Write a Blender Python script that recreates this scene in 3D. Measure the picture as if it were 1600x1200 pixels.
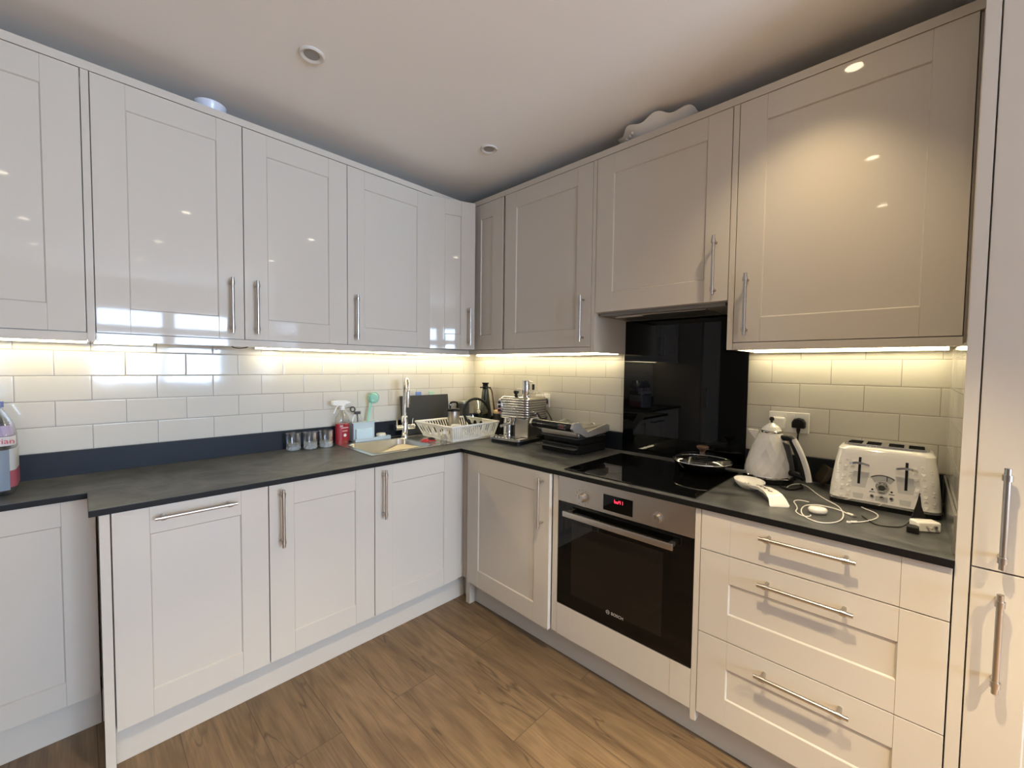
import bpy, bmesh, math, random
from mathutils import Matrix, Vector
random.seed(7)
PI = math.pi
for o in list(bpy.data.objects): bpy.data.objects.remove(o, do_unlink=True)
SC = bpy.context.scene
COL = SC.collection

# ------------------------------------------------------------------ camera
cam_d = bpy.data.cameras.new('camera'); cam = bpy.data.objects.new('camera', cam_d); COL.objects.link(cam)
fw = Vector((-0.69432847, 0.71849002, -0.04098851)); rt = Vector((0.71870448, 0.695214, 0.01188972)); up = Vector((-0.03703843, 0.02120326, 0.99908887))
M = Matrix.Identity(4)
for i in range(3):
    M[i][0], M[i][1], M[i][2] = rt[i], up[i], -fw[i]
M[0][3], M[1][3], M[2][3] = 2.4516, -2.1109, 1.3457
cam.matrix_world = M
cam_d.sensor_width = 36; cam_d.lens = 36 * 652.8 / 1600; cam_d.clip_start = .02
SC.camera = cam
# ------------------------------------------------------------------ view, world, daylight
vs = SC.view_settings
vs.view_transform = 'Standard'; vs.look = 'None'; vs.gamma = 1; vs.use_curve_mapping = False
vs.exposure = 0.78
W = bpy.data.worlds.new('sky'); SC.world = W; W.use_nodes = True
nt = W.node_tree; bg = nt.nodes['Background']; bg.inputs['Color'].default_value = (.58, .74, 1, 1); bg.inputs['Strength'].default_value = 2.2
def area(name, loc, rot, sx, sy, energy, col):
    l = bpy.data.lights.new(name, 'AREA'); l.shape = 'RECTANGLE'; l.size = sx; l.size_y = sy; l.energy = energy; l.color = col
    o = bpy.data.objects.new(name, l); COL.objects.link(o); o.location = loc; o.rotation_euler = rot; return o
DAY = (.57, .75, 1.0)
day_a = area('daylight', (6.45, -1.18, 1.55), (0, PI/2, 0), 1.1, 1.6, 180, DAY)      # outside the window in the far wall
day_fill = area('daylight', (6.45, -3.5, 1.15), (0, PI/2, 0), 2.0, 1.6, 12, DAY)        # added fill daylight, outside the made-up balcony door
SPOT_W = 17; SPOT_MID = 100; SPOT_FAR = 150; SPOT_COL = (1, .80, .50); LED_STR = 19; LED_COL = (1, .87, .56)
LIT = [(2.24,-.6),(2.24,-1.52),(2.24,-2.42),(3.4,-.6),(3.4,-1.57),(3.4,-2.4),(4.45,-.6),(4.45,-1.62),(4.45,-2.4),(5.62,-1.5),(5.62,-2.3)]
DARK = [(.79,-1.485),(.78,-.577)]
CEIL = 2.5

# ------------------------------------------------------------------ materials
def mat(name, col, rough=.5, metal=0, spec=.5, trans=0, coat=0, emit=None, es=0, noise=None, bump=None, alpha=1, ior=None, aniso=0):
    m = bpy.data.materials.new(name); m.use_nodes = True
    n = m.node_tree; b = n.nodes['Principled BSDF']
    c = (*col, 1)
    b.inputs['Base Color'].default_value = c; b.inputs['Roughness'].default_value = rough; b.inputs['Metallic'].default_value = metal
    b.inputs['Specular IOR Level'].default_value = spec; b.inputs['Transmission Weight'].default_value = trans
    b.inputs['Coat Weight'].default_value = coat; b.inputs['Coat Roughness'].default_value = .03; b.inputs['Alpha'].default_value = alpha
    if ior: b.inputs['IOR'].default_value = ior
    if emit: b.inputs['Emission Color'].default_value = (*emit, 1); b.inputs['Emission Strength'].default_value = es
    if noise or bump:
        tc = n.nodes.new('ShaderNodeTexCoord')
    if noise:                                   # (scale, amount): subtle mottling
        nz = n.nodes.new('ShaderNodeTexNoise'); nz.inputs['Scale'].default_value = noise[0]; nz.inputs['Detail'].default_value = 6
        mp = n.nodes.new('ShaderNodeMapping'); mp.inputs['Scale'].default_value = noise[2] if len(noise) > 2 else (1, 1, 1)
        n.links.new(tc.outputs['Object'], mp.inputs[0]); n.links.new(mp.outputs[0], nz.inputs['Vector'])
        mx = n.nodes.new('ShaderNodeMix'); mx.data_type = 'RGBA'
        mx.inputs[6].default_value = tuple(x * (1 - noise[1]) for x in col) + (1,); mx.inputs[7].default_value = tuple(min(1, x * (1 + noise[1])) for x in col) + (1,)
        n.links.new(nz.outputs['Fac'], mx.inputs[0]); n.links.new(mx.outputs[2], b.inputs['Base Color'])
    if bump:                                    # (scale, strength, distance)
        nb = n.nodes.new('ShaderNodeTexNoise'); nb.inputs['Scale'].default_value = bump[0]; nb.inputs['Detail'].default_value = 2
        n.links.new(tc.outputs['Object'], nb.inputs['Vector'])
        bp = n.nodes.new('ShaderNodeBump'); bp.inputs['Strength'].default_value = bump[1]; bp.inputs['Distance'].default_value = bump[2]
        n.links.new(nb.outputs['Fac'], bp.inputs['Height']); n.links.new(bp.outputs['Normal'], b.inputs['Normal'])
    return m
M_CREAM = mat('gloss_cream_lacquer', (.555, .505, .43), .04, spec=.3)
M_CARC = mat('cream_board', (.50, .46, .42), .35)
M_WALL = mat('painted_plaster', (.76, .71, .63), .8, bump=(90, .05, .002))
M_CEIL = mat('ceiling_paint', (.90, .87, .82), .9)
M_STEEL = mat('brushed_steel', (.52, .49, .45), .28, 1)
M_INOX = mat('satin_stainless', (.50, .46, .41), .30, 1, noise=(60, .12, (1, 1, 12)))
M_SINK = mat('sink_stainless', (.62, .61, .58), .24, 1, noise=(40, .06))
M_CHROME = mat('chrome', (.78, .77, .75), .07, 1)
M_BLACK = mat('black_plastic', (.008, .008, .008), .4, spec=.25)
M_SLOTSHADE = mat('slot_shade', (.002, .002, .002), .8, spec=.05)
M_BLACKG = mat('black_gloss', (.005, .005, .005), .12, spec=.35)
M_BLGLASS = mat('black_glass', (.002, .002, .002), .015, spec=.32)
M_WHITE = mat('white_plastic', (.80, .78, .73), .3)
M_WHITEG = mat('white_gloss', (.82, .79, .73), .1, coat=.4)
M_CERAMIC = mat('white_ceramic', (.80, .77, .71), .12)
M_DGREY = mat('dark_grey', (.05, .05, .05), .4)
M_SLATE = mat('black_board', (.022, .023, .025), .55, noise=(20, .15))
M_LBLUE = mat('pale_blue_plastic', (.50, .58, .60), .4)
M_SPONGE = mat('pale_sponge', (.58, .72, .74), .9, bump=(300, .3, .002))
M_MINT = mat('mint_plastic', (.33, .62, .48), .4)
M_SOAP = mat('soap', (.80, .74, .60), .5)
M_WOOD = mat('pale_wood', (.62, .43, .22), .5, noise=(30, .2, (1, 8, 1)))
M_BEECH = mat('beige_board', (.68, .58, .40), .55, noise=(14, .12, (1, 6, 1)))
M_GREEN = mat('dark_green_glass', (.012, .022, .017), .08, coat=.5)
M_BROWN = mat('brown_strap', (.09, .035, .02), .4)
M_RED = mat('red_plastic', (.55, .03, .04), .3)
M_REDLIQ = mat('red_liquid', (.62, .035, .05), .08, trans=.35)
M_BLUE = mat('blue_plastic', (.16, .25, .52), .4)
M_PGREEN = mat('pale_green_plastic', (.35, .52, .40), .4)
M_AMBER = mat('smoky_brown_plastic', (.05, .038, .025), .15, trans=.3)
M_BOWL = mat('bluish_white_china', (.66, .70, .80), .25)
M_PRINT = mat('dark_print', (.05, .05, .055), .5)
M_GREYPR = mat('grey_print', (.42, .42, .40), .35)
M_LOGO = mat('silver_print', (.42, .40, .36), .4)
M_REDTXT = mat('red_print', (.52, .03, .05), .5)
M_DIGIT = mat('led_digit', (.3, 0, .01), .5, emit=(1, .03, .06), es=2.5)
M_LED = mat('led_diffuser', (.9, .85, .7), .5, emit=LED_COL, es=LED_STR)
M_LAMP = mat('lamp_lens', (1, .95, .85), .4, emit=(1, .86, .62), es=22)
M_LAMPOFF = mat('unlit_lamp', (.30, .28, .25), .3)
M_HANDLE = M_STEEL
def glass(name, col=(1, 1, 1), t=.75, rough=.02):
    m = bpy.data.materials.new(name); m.use_nodes = True; n = m.node_tree; n.nodes.remove(n.nodes['Principled BSDF'])
    tr = n.nodes.new('ShaderNodeBsdfTransparent'); tr.inputs[0].default_value = (*col, 1)
    gl = n.nodes.new('ShaderNodeBsdfGlossy'); gl.inputs['Roughness'].default_value = rough; gl.inputs[0].default_value = (.9, .9, .9, 1)
    fr = n.nodes.new('ShaderNodeLayerWeight'); fr.inputs[0].default_value = .35
    mp = n.nodes.new('ShaderNodeMath'); mp.operation = 'MULTIPLY_ADD'; mp.inputs[1].default_value = t; mp.inputs[2].default_value = .04
    n.links.new(fr.outputs['Facing'], mp.inputs[0])
    mx = n.nodes.new('ShaderNodeMixShader'); n.links.new(mp.outputs[0], mx.inputs[0]); n.links.new(tr.outputs[0], mx.inputs[1]); n.links.new(gl.outputs[0], mx.inputs[2])
    n.links.new(mx.outputs[0], n.nodes['Material Output'].inputs[0]); return m
M_GLASS = glass('clear_glass', (.93, .95, .94), .55)
M_CLEAR = glass('clear_plastic', (.88, .88, .86), .4, .1)
M_SMOKE = glass('smoky_glass', (.62, .63, .60), .35)
M_WPANE = glass('window_pane', (.97, .98, 1), .25)
M_WATER = glass('blue_water_bottle', (.80, .86, .93), .6, .08)
M_FILM = glass('shrink_film', (.90, .90, .90), .6, .15)
def film_print(name, col, a):
    m = bpy.data.materials.new(name); m.use_nodes = True; n = m.node_tree; b = n.nodes['Principled BSDF']
    b.inputs['Base Color'].default_value = (*col, 1); b.inputs['Roughness'].default_value = .3; b.inputs['Alpha'].default_value = a; return m
M_FWHITE = film_print('white_film_print', (.74, .71, .70), .85)
M_FPALE = film_print('pale_film_print', (.70, .71, .70), .75)
M_FPINK = film_print('pink_film_print', (.62, .14, .19), .6)
M_FBLUE = film_print('blue_film_print', (.25, .30, .36), .85)

def tile_mat(name, axis, u0):
    m = bpy.data.materials.new(name); m.use_nodes = True; n = m.node_tree; b = n.nodes['Principled BSDF']
    g = n.nodes.new('ShaderNodeNewGeometry'); s = n.nodes.new('ShaderNodeSeparateXYZ'); n.links.new(g.outputs['Position'], s.inputs[0])
    a1 = n.nodes.new('ShaderNodeMath'); a1.operation = 'SUBTRACT'; a1.inputs[1].default_value = u0 - 100 * .2083; n.links.new(s.outputs[axis], a1.inputs[0])
    a2 = n.nodes.new('ShaderNodeMath'); a2.operation = 'SUBTRACT'; a2.inputs[1].default_value = .985 - 20 * .1012; n.links.new(s.outputs[2], a2.inputs[0])
    c = n.nodes.new('ShaderNodeCombineXYZ'); n.links.new(a1.outputs[0], c.inputs[0]); n.links.new(a2.outputs[0], c.inputs[1])
    def brick(ms, sm):
        t = n.nodes.new('ShaderNodeTexBrick'); t.inputs['Scale'].default_value = 1; t.inputs['Brick Width'].default_value = .2083; t.inputs['Row Height'].default_value = .1012
        t.inputs['Mortar Size'].default_value = ms; t.inputs['Mortar Smooth'].default_value = sm; t.offset = .5
        t.inputs['Color1'].default_value = (.58, .55, .485, 1); t.inputs['Color2'].default_value = (.565, .535, .47, 1); t.inputs['Mortar'].default_value = (.30, .265, .22, 1)
        n.links.new(c.outputs[0], t.inputs['Vector']); return t
    t = brick(.0014, .1); t2 = brick(.0045, 1.0)
    n.links.new(t.outputs['Color'], b.inputs['Base Color'])
    nz = n.nodes.new('ShaderNodeTexNoise'); nz.inputs['Scale'].default_value = 14; nz.inputs['Detail'].default_value = 1; n.links.new(g.outputs['Position'], nz.inputs['Vector'])
    h = n.nodes.new('ShaderNodeMath'); h.operation = 'MULTIPLY_ADD'; h.inputs[1].default_value = -1.0; n.links.new(t2.outputs['Fac'], h.inputs[0])
    k = n.nodes.new('ShaderNodeMath'); k.operation = 'MULTIPLY'; k.inputs[1].default_value = .35; n.links.new(nz.outputs['Fac'], k.inputs[0]); n.links.new(k.outputs[0], h.inputs[2])
    bp = n.nodes.new('ShaderNodeBump'); bp.inputs['Strength'].default_value = .35; bp.inputs['Distance'].default_value = .002
    n.links.new(h.outputs[0], bp.inputs['Height']); n.links.new(bp.outputs['Normal'], b.inputs['Normal'])
    r = n.nodes.new('ShaderNodeMath'); r.operation = 'MULTIPLY_ADD'; r.inputs[1].default_value = .5; r.inputs[2].default_value = .07; n.links.new(t.outputs['Fac'], r.inputs[0]); n.links.new(r.outputs[0], b.inputs['Roughness'])
    return m
M_TILEL = tile_mat('metro_tile_side', 1, -1.974); M_TILEB = tile_mat('metro_tile_back', 0, 2.2051); M_TILER = tile_mat('metro_tile_return', 1, -.07)

def floor_mat():
    m = bpy.data.materials.new('oak_laminate'); m.use_nodes = True; n = m.node_tree; b = n.nodes['Principled BSDF']
    N = n.nodes.new; L = n.links.new
    g = N('ShaderNodeNewGeometry'); mp = N('ShaderNodeMapping'); mp.inputs['Location'].default_value = (20.3, 10 * 2.08 + 1.055 - .208 * 5 , 0); L(g.outputs['Position'], mp.inputs[0])
    br = N('ShaderNodeTexBrick'); br.offset = .37; br.inputs['Scale'].default_value = 1; br.inputs['Brick Width'].default_value = 1.28; br.inputs['Row Height'].default_value = .208
    br.inputs['Mortar Size'].default_value = .0012; br.inputs['Color1'].default_value = (0, 0, 0, 1); br.inputs['Color2'].default_value = (1, 1, 1, 1); br.inputs['Mortar'].default_value = (.5, .5, .5, 1); L(mp.outputs[0], br.inputs['Vector'])
    # each plank shifts its grain by its own amount
    sc = N('ShaderNodeVectorMath'); sc.operation = 'SCALE'; sc.inputs['Scale'].default_value = 9.0; L(br.outputs['Color'], sc.inputs[0])
    ad = N('ShaderNodeVectorMath'); ad.operation = 'ADD'; L(mp.outputs[0], ad.inputs[0]); L(sc.outputs[0], ad.inputs[1])
    m1 = N('ShaderNodeMapping'); m1.inputs['Scale'].default_value = (1.3, 8, 1); L(ad.outputs[0], m1.inputs[0])
    n1 = N('ShaderNodeTexNoise'); n1.inputs['Scale'].default_value = 1.6; n1.inputs['Detail'].default_value = 7; n1.inputs['Roughness'].default_value = .62; n1.inputs['Distortion'].default_value = .9; L(m1.outputs[0], n1.inputs['Vector'])
    m2 = N('ShaderNodeMapping'); m2.inputs['Scale'].default_value = (4, 120, 1); L(ad.outputs[0], m2.inputs[0])
    n2 = N('ShaderNodeTexNoise'); n2.inputs['Scale'].default_value = 1.5; n2.inputs['Detail'].default_value = 4; L(m2.outputs[0], n2.inputs['Vector'])
    # cathedral grain rings
    m3 = N('ShaderNodeMapping'); m3.inputs['Scale'].default_value = (.75, 5.5, 1); L(ad.outputs[0], m3.inputs[0])
    n3 = N('ShaderNodeTexNoise'); n3.inputs['Scale'].default_value = 1.3; n3.inputs['Detail'].default_value = 1.5; L(m3.outputs[0], n3.inputs['Vector'])
    w = N('ShaderNodeMath'); w.operation = 'MULTIPLY'; w.inputs[1].default_value = 90; L(n3.outputs['Fac'], w.inputs[0])
    si = N('ShaderNodeMath'); si.operation = 'SINE'; L(w.outputs[0], si.inputs[0])
    # dark cracks along the plank
    m4 = N('ShaderNodeMapping'); m4.inputs['Scale'].default_value = (.75, 6.5, 1); m4.inputs['Location'].default_value = (3.3, 1.7, 0); L(ad.outputs[0], m4.inputs[0])
    n4 = N('ShaderNodeTexNoise'); n4.inputs['Scale'].default_value = 1.0; n4.inputs['Detail'].default_value = 3; n4.inputs['Roughness'].default_value = .45; L(m4.outputs[0], n4.inputs['Vector'])
    c1 = N('ShaderNodeMath'); c1.operation = 'SUBTRACT'; c1.inputs[1].default_value = .5; L(n4.outputs['Fac'], c1.inputs[0])
    c2 = N('ShaderNodeMath'); c2.operation = 'ABSOLUTE'; L(c1.outputs[0], c2.inputs[0])
    cr = N('ShaderNodeMapRange'); cr.inputs['From Min'].default_value = 0; cr.inputs['From Max'].default_value = .006; L(c2.outputs[0], cr.inputs['Value'])
    n5 = N('ShaderNodeTexNoise'); n5.inputs['Scale'].default_value = 1.8; n5.inputs['Detail'].default_value = 1; L(ad.outputs[0], n5.inputs['Vector'])
    cm = N('ShaderNodeMapRange'); cm.inputs['From Min'].default_value = .48; cm.inputs['From Max'].default_value = .62; L(n5.outputs['Fac'], cm.inputs['Value'])
    ck = N('ShaderNodeMath'); ck.operation = 'MAXIMUM'; L(cr.outputs[0], ck.inputs[0]); L(cm.outputs[0], ck.inputs[1])
    ramp = N('ShaderNodeValToRGB'); e = ramp.color_ramp.elements; e[0].position = .28; e[0].color = (.112, .070, .037, 1); e[1].position = .74; e[1].color = (.245, .163, .090, 1); L(n1.outputs['Fac'], ramp.inputs[0])
    def mul(a, fac_socket, lo, hi, i0=0., i1=1.):
        r = N('ShaderNodeMapRange'); r.inputs['From Min'].default_value = i0; r.inputs['From Max'].default_value = i1; r.inputs['To Min'].default_value = lo; r.inputs['To Max'].default_value = hi; L(fac_socket, r.inputs['Value'])
        v = N('ShaderNodeVectorMath'); v.operation = 'SCALE'; L(a, v.inputs[0]); L(r.outputs[0], v.inputs['Scale']); return v.outputs[0]
    c = mul(ramp.outputs[0], n2.outputs['Fac'], .62, 1.36)
    c = mul(c, si.outputs[0], .90, 1.06, -1, 1)
    c = mul(c, br.outputs['Color'], .88, 1.12)
    c = mul(c, ck.outputs[0], .5, 1.0)
    c = mul(c, br.outputs['Fac'], 1.0, .45)
    L(c, b.inputs['Base Color']); b.inputs['Roughness'].default_value = .42
    bp = N('ShaderNodeBump'); bp.inputs['Strength'].default_value = .12; bp.inputs['Distance'].default_value = .001; L(n2.outputs['Fac'], bp.inputs['Height']); L(bp.outputs['Normal'], b.inputs['Normal'])
    return m
M_FLOOR = floor_mat()
def worktop_mat():
    m = mat('dark_slate_laminate', (.05, .05, .049), .42, spec=.5)
    n = m.node_tree; b = n.nodes['Principled BSDF']; N = n.nodes.new; L = n.links.new
    g = N('ShaderNodeNewGeometry')
    a = N('ShaderNodeTexNoise'); a.inputs['Scale'].default_value = 6.0; a.inputs['Detail'].default_value = 9; a.inputs['Roughness'].default_value = .65; a.inputs['Distortion'].default_value = 1.2; L(g.outputs['Position'], a.inputs['Vector'])
    r = N('ShaderNodeValToRGB'); e = r.color_ramp.elements; e[0].position = .36; e[0].color = (.026, .028, .029, 1); e[1].position = .66; e[1].color = (.105, .106, .104, 1); L(a.outputs['Fac'], r.inputs[0]); L(r.outputs[0], b.inputs['Base Color'])
    k = N('ShaderNodeTexNoise'); k.inputs['Scale'].default_value = 120; L(g.outputs['Position'], k.inputs['Vector'])
    bp = N('ShaderNodeBump'); bp.inputs['Strength'].default_value = .12; bp.inputs['Distance'].default_value = .001; L(k.outputs['Fac'], bp.inputs['Height']); L(bp.outputs['Normal'], b.inputs['Normal'])
    return m
M_TOP = worktop_mat()
M_UPST = mat('dark_slate_upstand', (.012, .015, .020), .45, spec=.2, noise=(8, .2))
M_UPSTSHEEN = mat('upstand_painted_sheen', (.17, .165, .15), .2, spec=.5)  # paler copy of the slate upstand, grazing reflection put into its colour
M_EDGE = mat('black_edging', (.006, .006, .006), .5, spec=.2)
M_SILVER = mat('silver_paint', (.46, .44, .40), .32, .45)

# ------------------------------------------------------------------ mesh helpers
I4 = Matrix.Identity(4)
TL = Matrix(((0, 1, 0, 0), (1, 0, 0, 0), (0, 0, 1, 0), (0, 0, 0, 1)))     # left run: (along, out, up) -> world
TR = Matrix(((1, 0, 0, 0), (0, -1, 0, 0), (0, 0, 1, 0), (0, 0, 0, 1)))    # right run
WM = {}
class MB:
    def __init__(s, T=I4): s.bm = bmesh.new(); s.T = T; s.bev = False
    def v(s, p): return s.bm.verts.new(s.T @ Vector(p))
    def face(s, vs):
        try: return s.bm.faces.new(vs)
        except ValueError: return None
    def box(s, a0, a1, b0, b1, c0, c1, bev=0, seg=2):
        vv = [s.v((x, y, z)) for x in (a0, a1) for y in (b0, b1) for z in (c0, c1)]
        fs = [s.face([vv[i] for i in q]) for q in ((0,1,3,2),(4,6,7,5),(0,4,5,1),(2,3,7,6),(0,2,6,4),(1,5,7,3))]
        if bev > 0:
            s.bev = True
            es = list({e for f in fs for e in f.edges})
            bmesh.ops.bevel(s.bm, geom=es, offset=bev, segments=seg, affect='EDGES', profile=.5)
        return s
    def rings(s, rings, cap0=True, cap1=True, closed=True):
        R = [[s.v(p) for p in r] for r in rings]; n = len(R[0])
        for a, b in zip(R, R[1:]):
            for i in range(n if closed else n - 1):
                j = (i + 1) % n; s.face([a[i], a[j], b[j], b[i]])
        if cap0: s.face(R[0][::-1])
        if cap1: s.face(R[-1])
        return s
    def lathe(s, prof, c=(0, 0, 0), n=28, cap0=True, cap1=True, sx=1, sy=1):
        return s.rings([[(c[0] + r * sx * math.cos(2*PI*i/n), c[1] + r * sy * math.sin(2*PI*i/n), c[2] + z) for i in range(n)] for r, z in prof], cap0, cap1)
    def cyl(s, p0, p1, r0, r1=None, n=16, caps=True):
        r1 = r0 if r1 is None else r1
        p0 = Vector(p0); p1 = Vector(p1); d = (p1 - p0).normalized(); a = d.orthogonal().normalized(); b = d.cross(a)
        return s.rings([[p + (a * math.cos(2*PI*i/n) + b * math.sin(2*PI*i/n)) * r for i in range(n)] for p, r in ((p0, r0), (p1, r1))], caps, caps)
    def tube(s, pts, r, n=8, smooth=0, rs=None):
        P = [Vector(p) for p in pts]
        for _ in range(smooth):
            Q = [P[0]]
            for a, b in zip(P, P[1:]): Q += [a * .75 + b * .25, a * .25 + b * .75]
            P = Q + [P[-1]]
        rr = []; a = None
        for i, p in enumerate(P):
            d = (P[min(i+1, len(P)-1)] - P[max(i-1, 0)]).normalized()
            a = d.orthogonal().normalized() if a is None else (a - d * a.dot(d)).normalized()
            b = d.cross(a); k = r if rs is None else rs[0] + (rs[1] - rs[0]) * i / (len(P) - 1)
            rr.append([p + (a * math.cos(2*PI*j/n) + b * math.sin(2*PI*j/n)) * k for j in range(n)])
        return s.rings(rr)
    def prism(s, poly, axis, d0, d1):
        def mk(p, d): q = list(p); q.insert(axis, d); return q
        return s.rings([[mk(p, d0) for p in poly], [mk(p, d1) for p in poly]])
    def sphere(s, c, r, n=14, m=9, sz=1):
        return s.lathe([(max(1e-4, r * math.sin(PI*i/m)), -r * sz * math.cos(PI*i/m)) for i in range(m + 1)], c, n)
    def torus(s, c, R, r, nrm=(0, 0, 1), n=28, m=8, a0=0, a1=2*PI):
        w = Vector(nrm).normalized(); u = w.orthogonal().normalized(); v = w.cross(u); c = Vector(c); full = abs(a1 - a0 - 2*PI) < 1e-6
        rr = []
        for i in range(n if full else n + 1):
            t = a0 + (a1 - a0) * i / n; d = u * math.cos(t) + v * math.sin(t)
            rr.append([c + d * (R + r * math.cos(2*PI*j/m)) + w * r * math.sin(2*PI*j/m) for j in range(m)])
        if full: rr.append(rr[0]); return s.rings(rr, False, False)
        return s.rings(rr)
    def build(s, name, mt, parent=None, loc=None, smooth=38, local=False, weld=True, flat=False):
        if weld: bmesh.ops.remove_doubles(s.bm, verts=s.bm.verts, dist=1e-6)
        bmesh.ops.recalc_face_normals(s.bm, faces=s.bm.faces)
        me = bpy.data.meshes.new(name); o = bpy.data.objects.new(name, me); COL.objects.link(o)
        if parent: WM[o] = WM[parent]; o.parent = parent
        else: WM[o] = Matrix.Translation(loc) if loc is not None else I4; o.matrix_world = WM[o]
        if not local: s.bm.transform(WM[o].inverted())
        s.bm.to_mesh(me); s.bm.free(); me.materials.append(mt)
        if not flat:
            for p in me.polygons: p.use_smooth = True
            me.set_sharp_from_angle(angle=math.radians(smooth))
            if s.bev: w = o.modifiers.new('weighted_normal', 'WEIGHTED_NORMAL'); w.keep_sharp = True; w.weight = 100
        return o
def rrect(hx, hy, r, n=5, c=(0, 0), z=0):
    out = []
    for k, (sx, sy) in enumerate(((1, 1), (-1, 1), (-1, -1), (1, -1))):
        for i in range(n + 1):
            t = PI/2 * (k + i / n); out.append((c[0] + sx * (hx - r) + r * math.cos(t), c[1] + sy * (hy - r) + r * math.sin(t), z))
    return out
def tag(o, label, cat, group=None):
    o['label'] = label; o['category'] = cat
    if group: o['group'] = group
    return o
def thing(name, label, cat, loc=(0, 0, 0), rz=0, group=None):
    o = bpy.data.objects.new(name, None); COL.objects.link(o); o.empty_display_size = .05
    WM[o] = Matrix.Translation(loc) @ Matrix.Rotation(rz, 4, 'Z'); o.matrix_world = WM[o]
    return tag(o, label, cat, group)
def struct(o): o['kind'] = 'structure'; return o
def text(name, s, size, mtx, mt, parent, ext=.0004, align='CENTER'):
    c = bpy.data.curves.new(name, 'FONT'); c.body = s; c.size = size; c.extrude = ext; c.align_x = align; c.align_y = 'CENTER'; c.resolution_u = 3
    t = bpy.data.objects.new(name, c); COL.objects.link(t); bpy.context.view_layer.update()
    me = bpy.data.meshes.new_from_object(t.evaluated_get(bpy.context.evaluated_depsgraph_get())); bpy.data.objects.remove(t); bpy.data.curves.remove(c)
    me.transform(WM[parent].inverted() @ mtx); me.name = name
    me.materials.clear(); me.materials.append(mt)
    o = bpy.data.objects.new(name, me); COL.objects.link(o); o.parent = parent; WM[o] = WM[parent]; return o
FACE_R = Matrix(((1, 0, 0, 0), (0, 0, -1, 0), (0, 1, 0, 0), (0, 0, 0, 1)))   # text plane facing -y
FACE_L = Matrix(((0, 0, 1, 0), (1, 0, 0, 0), (0, 1, 0, 0), (0, 0, 0, 1)))    # text plane facing +x
def copy_tree(o, parent=None):
    c = o.copy(); COL.objects.link(c)
    if parent: c.parent = parent
    for ch in list(o.children): copy_tree(ch, c)
    return c

# ------------------------------------------------------------------ room shell
YS = -4.6; XE = 6.2; YN = 0.0
struct(MB().box(-.1, XE + .1, YS - .1, .1, -.1, 0).build('floor', M_FLOOR))
struct(MB().box(-.1, XE + .1, YS - .1, .1, CEIL, CEIL + .1).build('ceiling', M_CEIL))
struct(MB().box(-.12, -.008, YS, .1, 0, CEIL).build('wall_left', M_WALL))
struct(MB().box(-.008, XE, .008, .1, 0, CEIL).build('wall_back', M_WALL))
struct(MB().box(-.008, XE, YS - .1, YS, 0, CEIL).build('wall_front', mat('low_bounce_taupe', (.22, .19, .16), .8)))  # unseen wall, colour darkened so less light bounces onto the tall unit
mb = MB()      # far wall with a window and an opening for the added balcony door
for y0, y1, z0, z1 in ((YS, -4.3, 0, CEIL), (-2.7, -1.98, 0, CEIL), (-.38, .008, 0, CEIL), (-4.3, -2.7, 2.15, CEIL), (-1.98, -.38, 2.15, CEIL), (-1.98, -.38, 0, 1.0)):
    mb.box(XE, XE + .12, y0, y1, z0, z1)
struct(mb.build('wall_right', M_WALL))
mb = MB(); F = .05
for y0, y1, z0, z1 in ((-1.98, -1.98 + F, 1.0, 2.15), (-.38 - F, -.38, 1.0, 2.15), (-1.25, -1.10, 1.0, 2.15), (-1.98, -.38, 1.0, 1.0 + F), (-1.98, -.38, 2.10, 2.15), (-1.98, -.38, 1.76, 1.87)):
    mb.box(XE + .02, XE + .08, y0, y1, z0, z1, .004)
w1 = struct(mb.build('window_1', M_WHITE)); MB().box(XE + .045, XE + .05, -1.95, -.4, 1.03, 2.12).build('pane', M_WPANE, w1)
MB().box(XE - .08, XE + .06, -2.02, -.34, .97, 1.0, .004).build('window_sill', M_WHITE, w1)
mb = MB()  # unseen glazed door, added to bring more daylight onto the left fronts
for y0, y1, z0, z1 in ((-4.3, -4.22, 0, 2.15), (-2.78, -2.7, 0, 2.15), (-3.56, -3.44, 0, 2.15), (-4.3, -2.7, 0, .1), (-4.3, -2.7, 2.06, 2.15)): mb.box(XE + .02, XE + .08, y0, y1, z0, z1, .004)
d1 = struct(mb.build('added_door_1', M_WHITE)); MB().box(XE + .045, XE + .05, -4.25, -2.75, .05, 2.1).build('pane', M_WPANE, d1)
MB().cyl((XE + .02, -3.4, 1.0), (XE - .03, -3.4, 1.0), .01).cyl((XE - .03, -3.4, 1.0), (XE - .03, -3.28, 1.0), .01).build('door_handle', M_STEEL, d1)
# tiled splashbacks fixed to the walls
struct(MB().box(-.008, 0, -3.07, 0, .9, 1.449).build('trim_1', M_TILEL))
struct(MB().box(0, 2.54, 0, .008, .9, 1.63).build('trim_2', M_TILEB))
struct(MB().box(2.54, 2.552, -.585, 0, .9, 1.4225).build('trim_3', M_TILER))

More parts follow.
